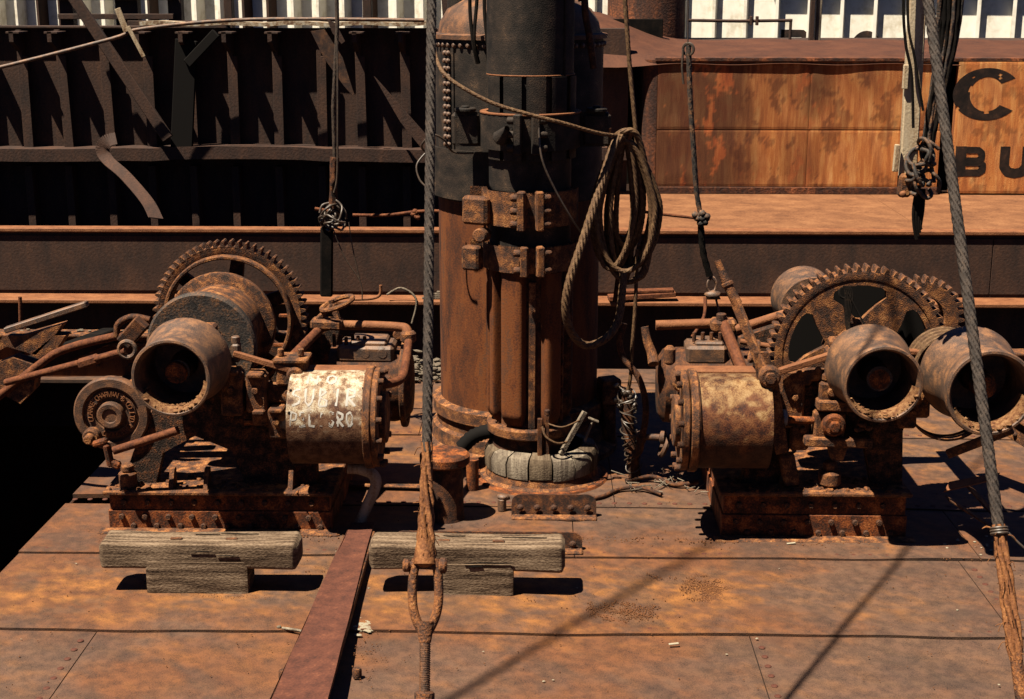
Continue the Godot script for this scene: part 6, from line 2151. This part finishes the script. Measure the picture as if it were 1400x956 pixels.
	for k in 4:
		bar(st, Vector3(-1.25 + k * 0.05, 0.40 + 0.02 * k, -14.3), Vector3(-0.75 - k * 0.04, 0.41 + 0.018 * k, -14.28), 0.02, 0.04, 0.004, Vector3.UP, 0.012)
	tube(st, smooth([Vector3(-1.6, 0.45, -14.2), Vector3(-1.45, 0.52, -14.2), Vector3(-1.3, 0.4, -14.2), Vector3(-1.35, 0.15, -14.2)], 5), 0.012, 6)
	solo("driftwood", st, M.stave, "tangle of sticks and wire on the strake left of the tank", "sticks", Vector3(-1.0, 0.386, -14.28))
	st = ns()
	tube(st, smooth([Vector3(1.62, 0.48, -14.0), Vector3(1.6, 0.3, -13.9), Vector3(1.48, 0.12, -13.8)], 5), 0.018, 6)
	solo("curved_rod", st, M.rust_rod, "short curved rod hanging from the strake before the right winch", "rod", Vector3(1.6, 0.3, -13.9))
	st = ns()
	tube(st, [Vector3(-5.36, 0.42, -14.15), Vector3(-5.38, 0.12, -14.15)], 0.02, 8)
	torus(st, 0.05, 0.014, zax(Vector3(-5.385, 0.07, -14.15)), 14, 6)
	solo("hanging_hook", st, M.rust_rod, "small rusty hook hanging from the strake at far left", "hook", Vector3(-5.36, 0.05, -14.15))
	st = ns()
	tube(st, smooth([Vector3(-1.95, 0.42, -14.1), Vector3(-1.75, 0.43, -14.1), Vector3(-1.66, 0.47, -14.1), Vector3(-1.65, 0.57, -14.1)], 5), 0.016, 8)
	solo("hooked_rod", st, M.edge, "thin hooked rod on the strake behind the left toothed wheel", "rod", Vector3(-1.75, 0.4, -14.1))

# ------------------------------------------------------------------ grit, guano, scraps
func scatter(n: String, mesh, m, T: Array) -> void:
	var mm = MultiMesh.new()
	mm.transform_format = MultiMesh.TRANSFORM_3D
	mm.mesh = mesh
	mm.instance_count = T.size()
	for i in T.size():
		mm.set_instance_transform(i, T[i])
	var mi = MultiMeshInstance3D.new()
	mi.name = numbered(n)
	mi.multimesh = mm
	mi.material_override = m
	add_child(mi)
	mi.set_meta("kind", "stuff")

func build_litter() -> void:
	var st = ns()
	lump(st, Vector3.ZERO, Vector3(1, 0.6, 0.8), 0.5, 3, 4, 6)
	var crumb = st.commit()
	var T = []
	var put = func(x, z, s): T.append(Transform3D(Basis(Vector3.UP, rng.randf() * TAU).scaled(Vector3.ONE * s), Vector3(x, 0.017, z)))
	for e in [[0.46, -7.6, 0.24, 0.16, 2600], [0.98, -7.9, 0.15, 0.23, 2400], [0.7, -8.08, 0.12, 0.06, 200], [-2.0, -7.72, 0.6, 0.05, 260], [-0.4, -7.72, 0.5, 0.05, 160], [2.6, -8.55, 0.35, 0.18, 420], [-0.95, -7.1, 0.12, 0.5, 300], [-1.3, -8.0, 0.15, 0.5, 160]]:
		for i in e[4]:
			var a = rng.randf() * TAU
			var r = pow(rng.randf(), 0.6)
			if nz.get_noise_2d((e[0] + cos(a) * r * e[2]) * 900, (e[1] + sin(a) * r * e[3]) * 900) + 0.5 - r * 0.7 < 0.0:
				continue
			put.call(e[0] + cos(a) * r * e[2] + rng.randf_range(-0.02, 0.02), e[1] + sin(a) * r * e[3] + rng.randf_range(-0.02, 0.02), 0.0018 + 0.0042 * pow(rng.randf(), 3.0))
	for i in 500:
		put.call(rng.randf_range(-3.2, 3.6), rng.randf_range(-9.6, -6.4), rng.randf_range(0.002, 0.006))
	for i in 500:
		put.call(rng.randf_range(-2.9, 2.4), -8.72 + absf(rng.randfn(0.0, 0.05)), rng.randf_range(0.003, 0.009))
	scatter("grit", crumb, M.grit, T)
	# pale flakes and bone-white bits
	var T2 = []
	for i in 34:
		T2.append(Transform3D(Basis(Vector3.UP, rng.randf() * TAU).scaled(Vector3(1, 0.5, 0.7) * rng.randf_range(0.004, 0.012)), Vector3(rng.randf_range(-3.2, 3.4), 0.016, rng.randf_range(-9.4, -6.5))))
	for i in 40:
		T2.append(Transform3D(Basis(Vector3.UP, rng.randf() * TAU).scaled(Vector3(1, 0.22, 0.7) * rng.randf_range(0.006, 0.026)), Vector3(-1.0 + rng.randfn(0, 0.03), 0.018, -7.35 + rng.randfn(0, 0.05))))
	for i in 16:
		T2.append(Transform3D(Basis(Vector3.UP, rng.randf() * TAU).scaled(Vector3(1, 0.6, 0.8) * rng.randf_range(0.004, 0.016)), Vector3(2.75 + rng.randfn(0, 0.12), 0.02, -8.62 + rng.randfn(0, 0.08))))
	scatter("guano_flakes", crumb, M.guano, T2)
	# heap of pale rubble at the far edge of the deck
	var T3 = []
	for i in 420:
		var x = -1.15 + rng.randfn(0, 0.28)
		T3.append(Transform3D(Basis(Vector3(rng.randf(), rng.randf(), rng.randf()).normalized(), rng.randf() * TAU).scaled(Vector3(1, 0.5, 0.8) * rng.randf_range(0.015, 0.06)), Vector3(x, 0.02 + absf(rng.randfn(0, 0.06)) * exp(-pow((x + 1.15) / 0.4, 2)), -12.7 + rng.randfn(0, 0.12))))
	scatter("rubble", crumb, M.stave, T3)
	var T4 = []
	for i in 90:
		T4.append(Transform3D(Basis(Vector3.UP, rng.randf() * TAU).scaled(Vector3(1, 0.6, 0.8) * rng.randf_range(0.01, 0.035)), Vector3(rng.randf_range(-6.5, -2.6), 0.44, -12.6 + rng.randfn(0, 0.03))))
	scatter("rail_debris", crumb, M.stave, T4)
	# straw-like litter below the right cylinder
	st = ns()
	for i in 40:
		var a = Vector3(0.85 + rng.randf_range(-0.25, 0.3), 0.03, -9.75 + rng.randf_range(-0.2, 0.2))
		var d = Vector3(rng.randfn(0, 0.08), rng.randf_range(0, 0.03), rng.randfn(0, 0.06))
		tube(st, [a, a + d], 0.004, 4)
	var o = solo("straw", st, M.stave, "loose straw and twigs on deck under the right cylinder", "litter", Vector3(0.85, 0.02, -9.75))
	stuff(o)
	# small pieces lying on the deck
	for e in [[Vector3(0.72, 0.022, -7.15), "white curled scrap lying on the front deck seam", "scrap"], [Vector3(1.6, 0.02, -8.62), "small white tag lying before the right winch base", "tag"]]:
		st = ns()
		bar(st, e[0] + Vector3(-0.028, 0, 0), e[0] + Vector3(0.028, 0.004, -0.008), 0.006, 0.016, 0.002, Vector3.UP, 0.008)
		solo("white_scrap", st, M.guano, e[1], e[2], e[0])
	st = ns()
	tube(st, smooth([Vector3(-1.45, 0.025, -7.3), Vector3(-1.38, 0.03, -7.27), Vector3(-1.3, 0.025, -7.25)], 3), 0.008, 6)
	lump(st, Vector3(-1.47, 0.025, -7.31), Vector3(0.015, 0.012, 0.012), 0.3, 2, 4, 6)
	solo("bone", st, M.stave, "small white bone lying left of the iron ramp", "bone", Vector3(-1.4, 0.014, -7.28))
	var nut = hexnut(0.025, 0.05)
	for e in [[Vector3(-1.34, 0.014, -6.72), "hexagon nut on deck left of the lower end of the iron ramp"], [Vector3(-0.96, 0.014, -6.75), "hexagon nut on deck right of the lower end of the iron ramp"]]:
		var q = MeshInstance3D.new()
		q.name = numbered("deck_bolt")
		q.mesh = nut
		q.material_override = M.rust
		q.position = e[0]
		add_child(q)
		metas(q, e[1], "bolt")
